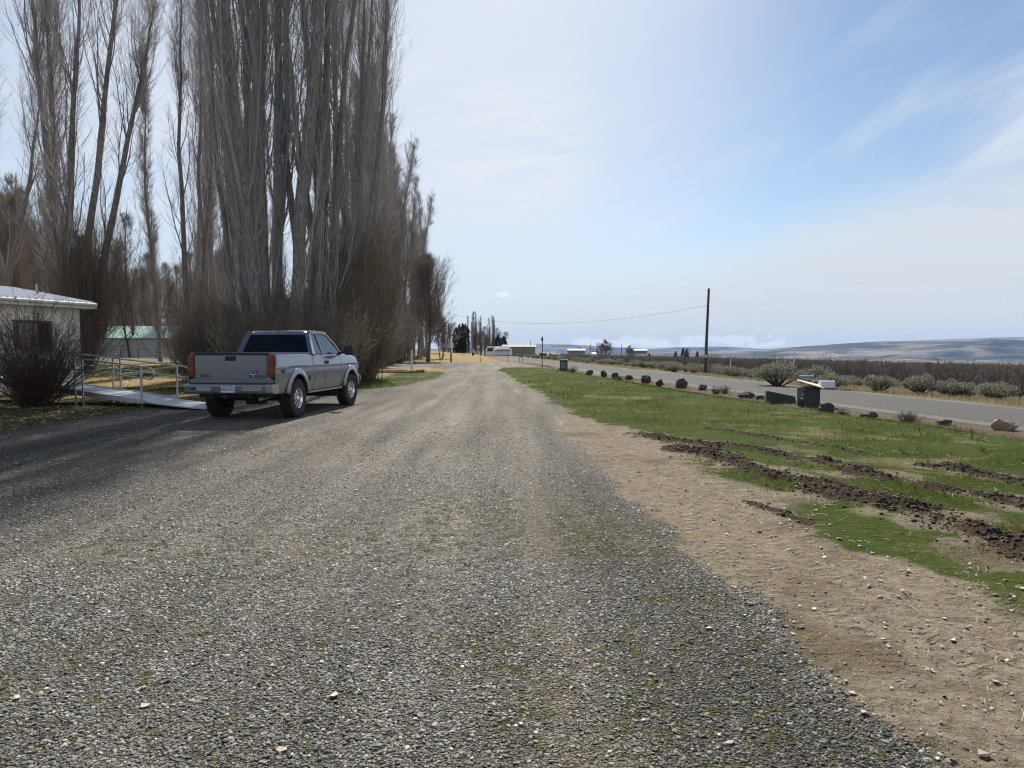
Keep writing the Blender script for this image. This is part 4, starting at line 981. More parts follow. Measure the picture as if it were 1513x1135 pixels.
# local frame: x along the wall (0 = far corner, negative towards the viewer), y to the left/inside, z up
WH = 3.08; L = 11.0; WID = 8.0
b = MB(); b.box((-L/2, WID/2, WH/2-.2), (L, WID, WH+.4)); b.poly([(-L, 0, WH), (-L, WID, WH), (-L, WID/2, WH+.62)], (L, 0, 0))
for k in range(27): b.box((-.2-k*.41, -.006, WH/2), (.03, .016, WH-.1))                      # board joints
b.build('wall', M['white_wall'], house, bevel=.004, seg=1)
rp = MB(); ov = .55; pitch = .62/(WID/2+ov)
zr = WH+.17
for sgn in (0, 1):
    y0 = -ov if sgn == 0 else WID+ov; ym = WID/2
    a_ = [(-L-.4, y0, zr), (.32, y0, zr), (.32, ym, zr+.72), (-L-.4, ym, zr+.72)]
    rp.poly(a_, (0, 0, .03))
    for k in range(50):
        xx = -L-.3+k*.235
        if xx > .28: break
        rp.poly([(xx-.035, y0, zr+.031), (xx+.035, y0, zr+.031), (xx+.02, y0, zr+.062), (xx-.02, y0, zr+.062)], (0, ym-y0, .72))
rp.build('roof', M['metal_roof'], house)
fa = MB(); fa.box((-L/2-.04, -ov+.02, zr-.1), (L+.62, .04, .19)); fa.box((-L/2-.04, -ov/2+.01, zr-.19), (L+.62, ov-.06, .02))
fa.poly([(.32, -ov, zr-.19), (.32, WID/2, zr+.53), (.32, WID/2, zr+.70), (.32, -ov, zr-.01)], (.03, 0, 0)); fa.poly([(.32, WID+ov, zr-.19), (.32, WID/2, zr+.53), (.32, WID/2, zr+.70), (.32, WID+ov, zr-.01)], (.03, 0, 0))
fa.build('fascia', M['white_trim'], house)
wx, wz, ww, wh = -1.72, 2.02, 1.25, 1.0
wn = MB()
for c, d in (((wx, -.03, wz+wh/2), (ww+.16, .06, .08)), ((wx, -.03, wz-wh/2), (ww+.16, .06, .08)), ((wx-ww/2, -.03, wz), (.08, .056, wh)), ((wx+ww/2, -.03, wz), (.08, .056, wh)), ((wx, -.028, wz), (.04, .05, wh-.08))): wn.box(c, d)
wf = wn.build('window', M['frame_brown'], house); MB().box((wx, -.013, wz), (ww-.08, .012, wh-.08)).build('pane', M['dark_glass'], wf); MB().box((wx-.15, -.022, wz), (ww*.55, .006, wh-.12)).build('blind', M['curtain'], wf)
MB().box((.03, .05, WH/2-.1), (.07, .13, WH+.3)).build('corner_trim', M['white_trim'], house)
b = MB(); b.tube([(-L-.3, -ov-.06, zr-.03), (.3, -ov-.06, zr-.05)], .055, 8); b.build('gutter', M['white_trim'], house, smooth=True)
MB().tube([(-.4, 1.6, zr+.2), (-.4, 1.6, zr+.75)], .05, 8).build('vent_pipe', M['steel'], house)
# ramp
ra = Vector((-7.7, 17.8, 0)); rdv = Vector((-.946, .325, 0)).normalized(); rl = 7.6; rw = 1.12
ramp = thing('access_ramp', 'aluminium wheelchair ramp with tubular handrails in front of the white house', 'ramp', (ra.x, ra.y, 0), math.atan2(rdv.y, rdv.x))
# local: x along up-slope, y to the viewer's side is +y? (left of travel); find side facing away
sl = .082
def rz_(x): return .035+max(0, x)*sl*min(1, .35+x*.22)
far = -1   # local -y lies away from the viewer
b = MB()
for k in range(int(rl/.155)):
    x0 = k*.155; b.box((x0+.0765, -rw/2, rz_(x0+.08)), (.150, rw, .035), ry=-math.atan((rz_(x0+.15)-rz_(x0))/.15))
b.build('deck', M['alu_deck'], ramp)
b = MB()
for yy in (.02, -rw-.02): b.poly([(1.95, yy-.02, rz_(1.95)-.05), (rl, yy-.02, rz_(rl)-.12), (rl, yy-.02, rz_(rl)+.07), (1.95, yy-.02, rz_(1.95)+.06)], (0, .04, 0))
b.build('side_rail', M['alu'], ramp)
def handrail(yy):
    b = MB(); x0, x1 = 2.0, rl; top, mid = .92, .62; pts = []
    p = [(x1, rz_(x1)+top), (x0, rz_(x0)+top)]
    n = 10; cxx = x0-.25; rad = (top-mid)/2
    loop = [(x1, yy, rz_(x1)+top), (x0, yy, rz_(x0)+top), (cxx, yy, rz_(cxx)+top)]+[(cxx-rad*math.sin(a_), yy, rz_(cxx)+(top+mid)/2+rad*math.cos(a_)) for a_ in [math.pi*k/n for k in range(1, n)]]+[(cxx, yy, rz_(cxx)+mid), (x0, yy, rz_(x0)+mid), (x1, yy, rz_(x1)+mid)]
    b.tube(loop, .021, 8); b.build('handrail', M['alu'], ramp, smooth=True)
    for px_ in (2.02, 4.05, 4.32, 7.4):
        if px_ > x1: continue
        MB().box((px_, yy, (rz_(px_)+top)/2-.02), (.05, .04, rz_(px_)+top+.04)).box((px_, yy, .01), (.10, .09, .02)).build('post', M['alu'], ramp, bevel=.005, seg=1)
handrail(.04); handrail(-rw-.04)
MB().box((2.0, .08, .10), (.12, .12, .05)).build('foot_pad', M['rubber'], ramp)
pt = thing('ramp_landing', 'metal landing at the raised end of the ramp behind the bush', 'landing', tuple(ra+rdv*rl), math.atan2(rdv.y, rdv.x))
b = MB(); b.box((.85, -rw/2, rz_(rl)), (1.66, 1.8, .05)); b.build('deck', M['alu_deck'], pt)
b = MB()
for xx in (.08, 1.6):
    for yy in (.2, -rw-.2): b.box((xx, yy, rz_(rl)/2-.05), (.05, .05, rz_(rl)))
b.build('legs', M['alu'], pt)

# barn
D = 105; bx0 = PX(146, D); bz = float(Z(bx0, D))-.75
barn = thing('green_roofed_shed', 'long pale metal shed with a green roof behind the bare trees', 'shed', (PX(250, D), D, bz+1.0), R(4))
bl = 11.4; bh = 2.55; bw = 9
b = MB(); b.box((-bl/2, bw/2, bh/2-.5), (bl, bw, bh+1)); b.poly([(-bl, 0, bh), (-bl, bw, bh), (-bl, bw/2, bh+1.75)], (bl, 0, 0))
for k in range(38): b.box((-.15-k*.3, -.01, bh/2), (.05, .03, bh))
b.build('wall', M['shed_wall'], barn)
b = MB()
for y0 in (-.45, bw+.45):
    b.poly([(-bl-.5, y0, bh-.05), (.5, y0, bh-.05), (.5, bw/2, bh+1.86), (-bl-.5, bw/2, bh+1.86)], (0, 0, .06))
    for k in range(20): b.box((-bl-.4+k*.63, (y0+bw/2)/2, bh+.98), (.05, abs(bw/2-y0), .05), rx=math.atan2(1.91, bw/2-y0) if y0 < 0 else -math.atan2(1.91, y0-bw/2))
b.build('roof', M['green_roof'], barn)
MB().box((.02, bw/2, 1.1), (.05, 2.8, 2.2)).build('door', M['white_trim'], barn)
# wire fence in front of it
f = thing('wire_fence', 'thin wire fence on dark posts before the green roofed shed', 'fence', (PX(150, 88), 88, float(Z(PX(150, 88), 88))))
for k in range(9): MB().tube([(k*2.2-2, 0, -.2), (k*2.2-2+.03, 0, 1.25)], .05, 6).build('post', M['dark_steel'], f)
b = MB()
for z_ in (.4, .75, 1.1): b.tube([(-2, 0, z_), (15.6, 0, z_)], .012, 4)
b.build('wire', M['dark_steel'], f)

# ------------------------------------------------------------------ boulders
import bmesh
def boulder(px, D, wpx, hpx, label, seed, m='rock', dpt=.8, cuts=7, name='boulder', base=None, tilt=0):
    g = random.Random(seed); w_ = wpx/FPX*D; h_ = hpx/FPX*D*1.06
    bm = bmesh.new(); bmesh.ops.create_icosphere(bm, subdivisions=4, radius=1)
    planes = []
    for k in range(cuts+5):
        n_ = Vector((g.gauss(0, 1), g.gauss(0, 1), g.gauss(.1, .75))).normalized(); planes.append((n_, g.uniform(.60, .86)))
    for v in bm.verts:
        p = v.co.copy()
        for n_, d_ in planes:
            k = p.dot(n_)
            if k > d_: p -= n_*(k-d_)*.97
        v.co = p
    xs_ = [v.co.x for v in bm.verts]; zs_ = [v.co.z for v in bm.verts]; ys__ = [v.co.y for v in bm.verts]
    sx, sz, sy = (max(xs_)-min(xs_)), (max(zs_)-min(zs_)), (max(ys__)-min(ys__))
    from mathutils import noise as mn
    for v in bm.verts:
        c_ = v.co; k = 1+.07*mn.fractal(c_*2.6+Vector((seed, 0, 0)), 1, 2, 4)
        v.co = Vector((c_.x/sx*w_*k, c_.y/sy*w_*dpt*k, (c_.z-min(zs_))/sz*h_*1.12*k-h_*.1))
    me = bpy.data.meshes.new(name); bm.to_mesh(me); bm.free(); me.materials.append(M[m])
    me.polygons.foreach_set('use_smooth', [True]*len(me.polygons)); me.set_sharp_from_angle(angle=R(28))
    o = link(name, me, None, tuple(at(px, D, -.02)), (0, tilt, 0)); return tag(o, label, 'boulder')
Drow = lambda y: 2.2*FPX/(y-HY)
for i, (x0, x1, y0, y1, lb) in enumerate([
 (865, 877, 547, 555, 'small dark boulder farthest along the row beside the road'),
 (887, 897, 548, 557.5, 'second boulder from the far end of the roadside row'),
 (904, 914, 551, 560, 'small pointed boulder third from the far end of the row'),
 (924, 936, 554, 562, 'low boulder behind a dry clump, fourth from the far end'),
 (947, 962, 554, 567, 'medium boulder with a sloped left shoulder, fifth from the far end'),
 (969, 981, 561, 572, 'small blocky boulder just left of the biggest rounded one'),
 (997.5, 1017, 559.5, 574, 'big rounded dark boulder below and left of the utility pole'),
 (1031, 1045, 568, 577, 'low pointed boulder directly below the utility pole'),
 (1091, 1116, 578.5, 588.5, 'low pale topped boulder left of the long dark slab'),
 (1181, 1197, 587, 602, 'pointed boulder leaning on the left of the mailbox stand'),
 (1209, 1233, 595, 612, 'sloping dark boulder at the right foot of the mailbox stand'),
 (1274, 1298, 608, 618.5, 'low flat boulder right of the mailbox stand before the road'),
 (1388, 1409, 619, 628.5, 'small low dark boulder second from the right edge')]):
    boulder((x0+x1)/2, Drow(y1), x1-x0, y1-y0, lb, 200+i)
boulder(1487, Drow(636), 34, 16, 'brown pyramid shaped boulder nearest the right edge', 240, 'rock_tan')
boulder(1125, Drow(590.5), 15, 7, 'low dark stone touching the left end of the long slab', 241)
boulder(828, 66, 9, 5, 'pale low stone at the foot of the dark roadside cabinet', 242, 'rock_tan')
# long slab
D = Drow(596); o = MB(); o.add([(-.62, -.25, -.1), (.62, -.28, -.12), (.60, .28, -.1), (-.60, .26, -.1), (-.58, -.24, .54), (.57, -.24, .30), (.55, .25, .30), (-.56, .22, .55)], [(3, 2, 1, 0), (4, 5, 6, 7), (0, 1, 5, 4), (1, 2, 6, 5), (2, 3, 7, 6), (3, 0, 4, 7)])
M['slab'] = simple('dark_green_stone', (.05, .062, .058), .7, var=.45, vscale=4, bump=.6, bscale=12)
o = o.build('stone_slab', M['slab'], None, tuple(at(1153, D)), (0, 0, R(-8)), bevel=.03); tag(o, 'long dark green rectangular slab lying in the boulder row', 'boulder')
# dry clumps and weeds
def clump(px, D, H, wd, label, m='twig_bush', seed=0, n=60, name='dry_weed', cat='weed'):
    (v, q_), _ = bush(300+seed, H, wd, n, n*7, n*16, r0=.006, tw=.004, up=.02, spreadang=1.2, wob=.12)
    return tag(link(name, mesh_np(name, v, q_, M[m], True), None, tuple(at(px, D))), label, cat)
clump(1072, Drow(582), .42, .5, 'dry bushy clump between the pole foot boulder and the pale topped boulder', 'twig_brown', 1)
clump(1345, Drow(626), .38, .6, 'tangled grey brown dead bush right of the flat boulder', 'twig_brown', 2, 110)
clump(1247, Drow(616), .25, .5, 'low reddish weed clump right of the mailbox stand', 'twig_bush', 3)
clump(915, Drow(564), .45, .6, 'pale dry clump in front of the small pointed boulder', 'twig_tan', 4, 80)
clump(846, 62, .6, .9, 'low dry weeds right of the dark roadside cabinet', 'twig_brown', 5, 90)
clump(1058, 36, .4, .6, 'low reddish dry weeds just right of the low pointed boulder', 'twig_brown', 6, 60)
for i, (px, py, h, lb) in enumerate([(1300, 668, .28, 'thin dead weed standing in the lawn left of the short rut'), (1350, 690, .38, 'forked dead weed in the lawn above the middle ruts'), (1440, 668, .42, 'tall dry stalk cluster in the lawn near the right edge'), (1418, 655, .35, 'dead stalks in the lawn below the small dark boulder'), (1247, 640, .28, 'small dead weed on the lawn below the low reddish clump'), (1365, 660, .36, 'dead stalks in the lawn below the dead bush'), (1462, 690, .30, 'pale dry stalks by the short rut at the right')]):
    D = min(1573/(py-HY)*1.12, 14); clump(px, D, h*.6, .2, lb, ('twig_brown', 'twig_tan')[i % 2], 20+i, 4)

# ------------------------------------------------------------------ mailbox stand
st = thing('mailbox_stand', 'dark wooden mailbox stand with a slanted pale board top', 'stand', tuple(at(1202, 27.2)), R(-3))
zb = float(Z(PX(1202, 27.2), 27.2))
b = MB(); b.box((0, .12, .36), (.62, .05, .86)); b.box((-.28, .5, .36), (.05, .72, .80)); b.box((.28, .5, .36), (.05, .72, .80))
b.build('side_panel', M['dark_board'], st, bevel=.006, seg=1)
b = MB()
for z_ in (.70, .50): b.box((-.325, .11, z_), (.05, .05, .03))
b.build('cleat', M['plywood'], st)
tb = MB(); tb.poly([(-.58, 0, 1.02), (.30, -.32, .74), (.62, .5, .80), (-.1, 1.5, 1.0)], (0, 0, .035)); tb.build('top_board', M['plywood'], st)
# mailboxes
def mailbox(px, y0, y1, D, w_, h_, m, label, name='mailbox', arch=True):
    zt = EYE-(y1-HY)*D/FPX
    t = thing(name, label, 'mailbox', (PX(px, D), D, zt), R(-4))
    prof = [(-.5, 0), (.5, 0)]
    d_ = h_*1.0
    n = 8; pr = [(0, -d_/2, 0), (0, d_/2, 0), (0, d_/2, h_*.55)]+([(0, d_/2*math.cos(a_), h_*.55+h_*.45*math.sin(a_)) for a_ in [math.pi*k/n for k in range(1, n)]] if arch else [(0, d_/2, h_), (0, -d_/2, h_)])+[(0, -d_/2, h_*.55)]
    MB().poly([(p[0]-w_/2, p[1], p[2]) for p in pr], (w_, 0, 0)).build('body', m, t, smooth=True, bevel=.006, seg=1)
    MB().poly([(p[0]+w_/2, p[1]*1.04, p[2]*1.03) for p in pr], (.03, 0, 0)).build('door', m, t, bevel=.004, seg=1)
    MB().box((0, 0, -.03), (w_*.8, d_*.7, .06)).build('mount', M['weathered_wood'], t)
    return t
mailbox(1221.5, 563, 573, 27.3, .52, .27, M['box_white'], 'white round topped mailbox at the right of the mailbox stand')
mailbox(1191, 554, 564.5, 29.0, .52, .27, M['box_grey'], 'grey round topped mailbox at the far left corner of the mailbox stand')
mailbox(1211, 560.5, 572.5, 27.9, .50, .28, M['box_brown'], 'brown square newspaper box between the white and the grey mailbox', 'newspaper_box', False)
p = at(1213, 27.9); 
s2 = thing('mailbox_bracket', 'dark crossed timber bracket carrying the boxes behind the stand', 'bracket', tuple(p))
b = MB(); b.box((.0, .3, .5), (.1, .1, 1.06)); b.build('post', M['weathered_wood'], s2)
b = MB(); b.box((.14, -.4, .74), (.6, .08, .07)); b.box((-.2, .75, 1.0), (.8, .08, .06)); b.box((-.05, .2, .86), (.08, 1.5, .07), rx=.15); b.build('arm', M['weathered_wood'], s2)

# dark roadside cabinet near the drive entrance
cb = thing('newspaper_cabinet', 'dark roadside cabinet with a pale lid at the drive entrance', 'cabinet', tuple(at(833, 66)), R(-6))
MB().box((0, 0, .5), (.70, .6, 1.1)).build('body', M['dark_board'], cb, bevel=.02); b = MB(); b.box((.0, 0, 1.11), (.82, .74, .08), ry=.04); b.build('lid', M['box_grey'], cb, bevel=.02)
MB().box((0, -.31, .6), (.5, .02, .6)).build('door', M['pedestal'], cb, bevel=.01)
# pole, wire, pedestal
D = 74
pl_ = thing('utility_pole', 'tall bare wooden utility pole leaning slightly beyond the road', 'pole', tuple(at(1042, D)))
MB().tube([(0, 0, -.5), (.13, 0, 4.4), (.27, 0, 8.9)], [.17, .14, .115], 14).build('pole', M['pole_wood'], pl_, smooth=True)
b = MB(); b.tube([(.16, -.14, -.2), (.22, -.13, 2.2)], .045, 8); b.build('conduit', M['steel'], pl_, smooth=True)
b = MB(); b.box((.02, -.17, 1.9), (.22, .02, .3)); b.build('number_plate', M['sign_white'], pl_)
b = MB(); b.tube([(.2, 0, 7.05), (.0, -.1, 7.1), (-.16, -.1, 7.1)], .03, 6); b.build('insulator', M['steel'], pl_)
p0 = at(1042, D)+Vector((-.16, -.1, 7.1)); p1 = Vector((PX(640, 128), 128, EYE+(HY-457)/FPX*128))
pts_ = [p0.lerp(p1, t_)+Vector((0, 0, -2.2*4*t_*(1-t_))) for t_ in [k/40 for k in range(41)]]
o = link('overhead_wire', MB().tube(pts_, .010, 5).build('overhead_wire', M['black']).data); bpy.data.objects.remove([q2 for q2 in C.objects if q2.name == 'overhead_wire' and q2 is not o][0]); o.name = 'overhead_wire'
tag(o, 'thin sagging overhead wire running left from the utility pole', 'wire')
pd = thing('utility_pedestal', 'short grey green utility pedestal at the foot of the utility pole', 'pedestal', tuple(at(1048.5, 73)))
MB().box((0, 0, .42), (.32, .3, 1.0)).build('body', M['pedestal'], pd, bevel=.03); MB().box((0, 0, .95), (.38, .36, .08)).build('cap', M['pedestal'], pd, bevel=.02)
# white marker posts
for px, ytop, D, lb in [(1289.5, 555, 38.5, 'white marker post leaning in the sagebrush, nearest to the right side'), (1171, 520, 60, 'tall thin white post behind the large sagebrush'), (1078, 531, 70, 'short white post just right of the utility pole'), ]:
    hgt = EYE-(ytop-HY)*D/FPX-float(Z(PX(px, D), D))
    t = thing('marker_post', lb, 'post', tuple(at(px, D))); t.rotation_euler = (0, .06, 0)
    MB().tube([(0, 0, -.2), (0, 0, hgt)], .055, 8).build('post', M['white_paint'], t, smooth=True); MB().tube([(0, 0, hgt), (0, 0, hgt+.04)], [.058, .03], 8).build('cap', M['white_paint'], t)
# steel pole by the drive entrance
t = thing('sign_pole', 'thin dark metal pole with a small fitting on top at the lawn corner', 'pole', tuple(at(801, 66)))
MB().tube([(0, 0, -.2), (.03, 0, 2.55)], .04, 8).build('pole', M['dark_steel'], t, smooth=True)
b = MB(); b.lathe([(.03, 2.5), (.11, 2.58), (.12, 2.68), (.05, 2.75), (.07, 2.82), (.02, 2.95)], 10); b.build('finial', M['dark_steel'], t)
# white post on the left lawn, sign post
t = thing('white_post', 'plain white square post on the yellow lawn left of the drive', 'post', tuple(at(608.5, 47)))
MB().box((0, 0, .72), (.11, .11, 1.64)).build('post', M['white_paint'], t, bevel=.01)
t = thing('sign_post', 'dark post with two stacked white sign panels at the crossing drive', 'sign', tuple(at(666.5, 94)), R(10))
MB().box((0, 0, 1.0), (.2, .18, 2.2)).build('post', M['pole_wood'], t, bevel=.01); MB().box((.08, -.12, 2.2), (.42, .04, .72)).build('upper_panel', M['sign_white'], t); MB().box((.08, -.12, 1.42), (.26, .04, .66)).build('lower_panel', M['sign_white'], t)
# leaning stick, T posts
o = MB().tube([(0, 0, 0), (.75, 0, 1.0)], .05, 6).build('leaning_stake', M['dark_steel'], None, tuple(at(649.5, 97))); tag(o, 'dark stake leaning to the right left of the sign post', 'stake')
for px, D, h, lb in [(710.5, 84, 1.55, 'thin steel fence post at the left corner of the yellow lawn front'), (750.5, 88, 1.1, 'thin steel fence post in the middle of the verge behind the crossing drive'), (767, 90, 1.1, 'left one of two close thin posts beside the road end'), (771.5, 90, 1.25, 'right one of two close thin posts beside the road end'), (622, 90, .9, 'short thin post in front of the spreading tree')]:
    o = MB().tube([(0, 0, -.1), (.02, 0, h)], .035, 6).build('fence_post', M['dark_steel'], None, tuple(at(px, D))); tag(o, lb, 'post')
# timbers on the grass
g = random.Random(3)
for px, D, L_, a_, lb, sq in [(577, 50.5, 2.3, .05, 'long weathered plank lying on the yellow lawn, topmost of the heap', .10), (582, 46.5, 2.6, -.20, 'long pale plank lying nearest the drive in the heap', .12), (568, 48, 2.0, .02, 'grey timber lying between the two longest planks', .12), (612, 47, 1.0, .15, 'short pale timber lying right of the white post foot', .16), (621, 47.5, .5, -.5, 'short dark stub lying at the right end of the timber heap', .2)]:
    o = MB().box((0, 0, sq*.6), (L_, sq*1.4, sq)).build('timber', M['pole_wood' if 'dark' in lb else 'weathered_wood'], None, tuple(at(px, D)), (0, 0, a_), bevel=.01); tag(o, lb, 'timber')
# yellow warning sign far off
t = thing('warning_sign', 'yellow diamond road sign with a black curve arrow before the far trees', 'sign', tuple(at(707, 250)), R(4))
MB().box((0, 0, 1.1), (.1, .1, 2.4)).build('post', M['steel'], t); MB().box((0, -.07, 2.9), (1.0, .03, 1.0), ry=R(45)).build('panel', M['sign_yellow'], t)
MB().tube([(-.15, -.1, 2.5), (-.15, -.1, 2.8), (.05, -.1, 3.0), (.05, -.1, 3.2)], .07, 6).build('arrow', M['black'], t)
# unclear small dark object at the hedge foot, built as a stone
boulder(699, 150, 4.2, 4.5, 'stone standing in for an unclear small dark object at the foot of the dark hedge beside the road', 260)
# far house
D = 270
t = thing('far_house', 'low far house with a white open gable end and grey roof beyond the road', 'house', (PX(741, D), D, -.2), R(-6)); t.scale = (.62, .8, .72)
b = MB(); b.box((-1.5, 0, 1.6), (15, 7, 3.4)); b.build('wall', M['white_trim'], t)
b = MB(); b.poly([(-9.5, -4, 2.2), (6.5, -4, 2.2), (4.8, .5, 4.5), (-7.8, .5, 4.5)], (0, 0, .18)); b.poly([(-9.5, 5, 2.2), (6.5, 5, 2.2), (4.8, .5, 4.5), (-7.8, .5, 4.5)], (0, 0, .18)); b.build('roof', M['grey_roof'], t)
b = MB(); b.poly([(-9, -5, 1.0), (-4.2, -5, 1.0), (-3.0, -5, 4.6), (-8.0, -5, 4.6)], (0, .3, 0)); b.build('gable', M['white_paint'], t); MB().poly([(-8.2, -5.06, 1.9), (-4.7, -5.06, 1.9), (-4.2, -5.06, 3.7), (-7.6, -5.06, 3.7)], (0, .04, 0)).build('window', M['dark_glass'], t)
t = thing('tan_building', 'long low tan building right of the far house', 'building', (PX(767, 300), 300, -.4), R(-3))
MB().box((0, 0, 1.6), (13.5, 6, 3.4)).build('wall', M['tan_wall'], t); MB().poly([(-7.2, -3.4, 3.3), (7.2, -3.4, 3.3), (7.2, 3.4, 3.3), (7.2, 0, 4.3), (-7.2, 0, 4.3)][:2]+[(7.2, 0, 4.2), (-7.2, 0, 4.2)], (0, 0, .15)).build('roof', M['tan_wall'], t)
for px, D, wd, h, lb in [(852, 260, 6.5, 1.3, 'long white roofed shed beyond the road left of the round bare tree'), (946, 300, 6.2, 1.4, 'low white shed right of the smaller bare tree beyond the road'), (878, 220, 1.4, .8, 'tiny white box standing in the sagebrush left of the round bare tree')]:
    x = PX(px, D); zz = EYE-(521-HY)*D/FPX if wd > 2 else EYE-(525-HY)*D/FPX
    t = thing('white_shed', lb, 'shed', (x, D, zz-.1), R(3))
    MB().box((0, 1.5, h*.2), (wd*.94, 3, h)).build('wall', M['tan_wall' if wd > 2 else 'white_paint'], t); MB().poly([(-wd/2, -.4, h*.68), (wd/2, -.4, h*.68), (wd/2, 1.5, h*1.05), (-wd/2, 1.5, h*1.05)], (0, 0, .08)).build('roof', M['shed_wall'], t)
for px, D, H, lb in [(784, 300, 7.0, 'thin far pole right of the far house'), (882, 250, 6.5, 'thin far pole immediately left of the round bare tree'), (872, 300, 6.5, 'thin far pole second left of the round bare tree'), (918, 290, 6.5, 'thin far pole between the two round bare trees')]:
    o = MB().tube([(0, 0, -.2), (0, 0, H)], .11, 6).build('far_pole', M['pole_wood'], None, tuple(at(px, D))); tag(o, lb, 'pole')
# ------------------------------------------------------------------ air
def haze_box():
    bpy.ops.mesh.primitive_cube_add(size=1); o = bpy.context.object; o.name = 'haze'; o.data.name = 'haze'
    lo, hi = Vector((-8600, -400, -130)), Vector((8600, 8500, 175))
    o.location = (lo+hi)/2; o.scale = hi-lo
    m = bpy.data.materials.new('haze_air'); m.use_nodes = True; t = NT(m.node_tree); t.n.remove(t.n['Principled BSDF'])
    v = t.new('ShaderNodeVolumePrincipled'); v.inputs['Color'].default_value = (.30, .53, 1, 1); v.inputs['Density'].default_value = HAZE; v.inputs['Anisotropy'].default_value = 0
    t.l.new(v.outputs[0], t.n['Material Output'].inputs['Volume']); o.data.materials.append(m); o['kind'] = 'stuff'; o['label'] = 'thin bluish air in front of the hills'
HAZE = 5.2e-5
haze_box()
# ------------------------------------------------------------------ the pickup
def paint(name, col, rough=.32, metal=.55):
    m, t, b = mat(name); oc = t.new('ShaderNodeTexCoord').outputs['Object']
    s_ = t.new('ShaderNodeSeparateXYZ'); t.l.new(oc, s_.inputs[0])
    n = t.noise(oc, 3.2, 5, .65); low = t.m('MULTIPLY', t.ss(t.m('ADD', s_.outputs[2], t.m('MULTIPLY', n, .25)), 1.25, .65), .28)
    c = t.mix(low, t.mix(n, tuple(k*.93 for k in col), tuple(k*1.06 for k in col)), (.13, .115, .10))
    t.put(b.inputs['Base Color'], c); b.inputs['Metallic'].default_value = metal
    t.put(b.inputs['Roughness'], t.m('ADD', rough, t.m('MULTIPLY', low, .6))); b.inputs['Coat Weight'].default_value = .5; b.inputs['Coat Roughness'].default_value = .12
    return m
M['paint'] = paint('silver_paint', (.20, .21, .25), .22, .7); M['paint_dark'] = simple('dark_recess', (.02, .02, .022), .7)
M['black_plastic'] = simple('black_plastic', (.022, .022, .024), .5, var=.2); M['tyre'] = simple('tyre_rubber', (.022, .021, .02), .85, var=.35, vscale=9)
M['chrome'] = simple('polished_rim', (.74, .74, .75), .16, 1.0, var=.05); M['bumper'] = simple('dull_chrome_bumper', (.36, .36, .37), .33, .8, var=.2, vscale=5)
M['red_lens'] = simple('red_lens', (.13, .008, .012), .12, coat=1, var=.25); M['amber_lens'] = simple('amber_lens', (.16, .045, .008), .15, coat=1); M['clear_lens'] = simple('clear_lens', (.38, .33, .32), .12, coat=1)
M['plate'] = simple('plate_white', (.62, .66, .72), .4, .1); M['plate_blue'] = simple('plate_blue', (.04, .07, .22), .5); M['sticker_blue'] = simple('sticker_blue', (.015, .03, .20), .4); M['sticker_white'] = simple('sticker_white', (.7, .72, .75), .5)
M['seat'] = simple('grey_seat_cloth', (.10, .095, .09), .9)
def tint(name, col, rough=.02, ior=1.5):
    m, t, b = mat(name); gl = t.new('ShaderNodeBsdfGlossy'); gl.inputs['Roughness'].default_value = rough; tr = t.new('ShaderNodeBsdfTransparent'); tr.inputs[0].default_value = (*col, 1)
    fr = t.new('ShaderNodeFresnel'); fr.inputs[0].default_value = ior; mx = t.new('ShaderNodeMixShader'); t.l.new(fr.outputs[0], mx.inputs[0]); t.l.new(tr.outputs[0], mx.inputs[1]); t.l.new(gl.outputs[0], mx.inputs[2]); t.l.new(mx.outputs[0], t.n['Material Output'].inputs[0]); return m
M['glass_tint'] = tint('tinted_glass', (.07, .07, .075)); M['glass'] = tint('clear_glass', (.62, .72, .74), .02, 2.4)
WB = 3.64; AX = .42; HWD = 1.0
truck = thing('pickup_truck', 'silver extended cab pickup truck with flared fenders parked on the gravel by the ramp', 'pickup truck', (0, 0, 0), 0)
rear = Vector((PX(437, 16.0), 16.0, 0)); hdg = math.atan2(.37, 3.62)
fwd = Vector((math.sin(hdg), math.cos(hdg), 0)); lft = Vector((-fwd.y, fwd.x, 0))
org = rear+lft*.93; truck.location = (org.x, org.y, float(ground_z(org.x, org.y))+.005); truck.rotation_euler = (0, 0, math.atan2(fwd.y, fwd.x))
def yprof(z):
    """half width of the body at height z"""
    zs = [.50, .56, .72, .90, 1.0, 1.12, 1.26, 1.36, 1.41, 1.44]; ws = [.90, .945, .975, .985, .988, .982, .965, .945, .925, .89]
    return float(np.interp(z, zs, ws))
def arch(x):
    for cx in (0, WB):
        d = abs(x-cx)
        if d < .56: return .46+math.sqrt(.56**2-d*d)*.99
    return 0
def panel(name, x0, x1, zbot, ztop, side_, parent, m='paint', inset=0, nz=22, step=.03, round_x=0):
    """one side panel of the body: columns along x, clipped by the wheel arches"""
    n = max(2, int((x1-x0)/step)+1); vs = []; fs = []
    X = [x0+(x1-x0)*i/(n-1) for i in range(n)]
    for i, x in enumerate(X):
        zb = max(zbot(x) if callable(zbot) else zbot, arch(x)); zt = ztop(x) if callable(ztop) else ztop
        zb = min(zb, zt-.03)
        for k in range(nz):
            f_ = k/(nz-1); z = zb+(zt-zb)*f_
            y = yprof(z-(zt-1.44) if z > 1.2 else z)-inset
            # crease and fender shoulder
            if m == 'paint': y += .010*math.exp(-((z-1.17)/.025)**2)
            nose = max(0, x-4.05); y -= nose*nose*.55; tail = max(0, -1.0-x); y -= tail*.12
            vs.append((x, y*side_, z))
    for i in range(n-1):
        for k in range(nz-1):
            a = i*nz+k; fs.append((a, a+nz, a+nz+1, a+1))
    b = MB(); b.add(vs, fs)
    o = b.build(name, M[m], parent, smooth=True)
    md = o.modifiers.new('thickness', 'SOLIDIFY'); md.thickness = .02; md.offset = -1 
    return o
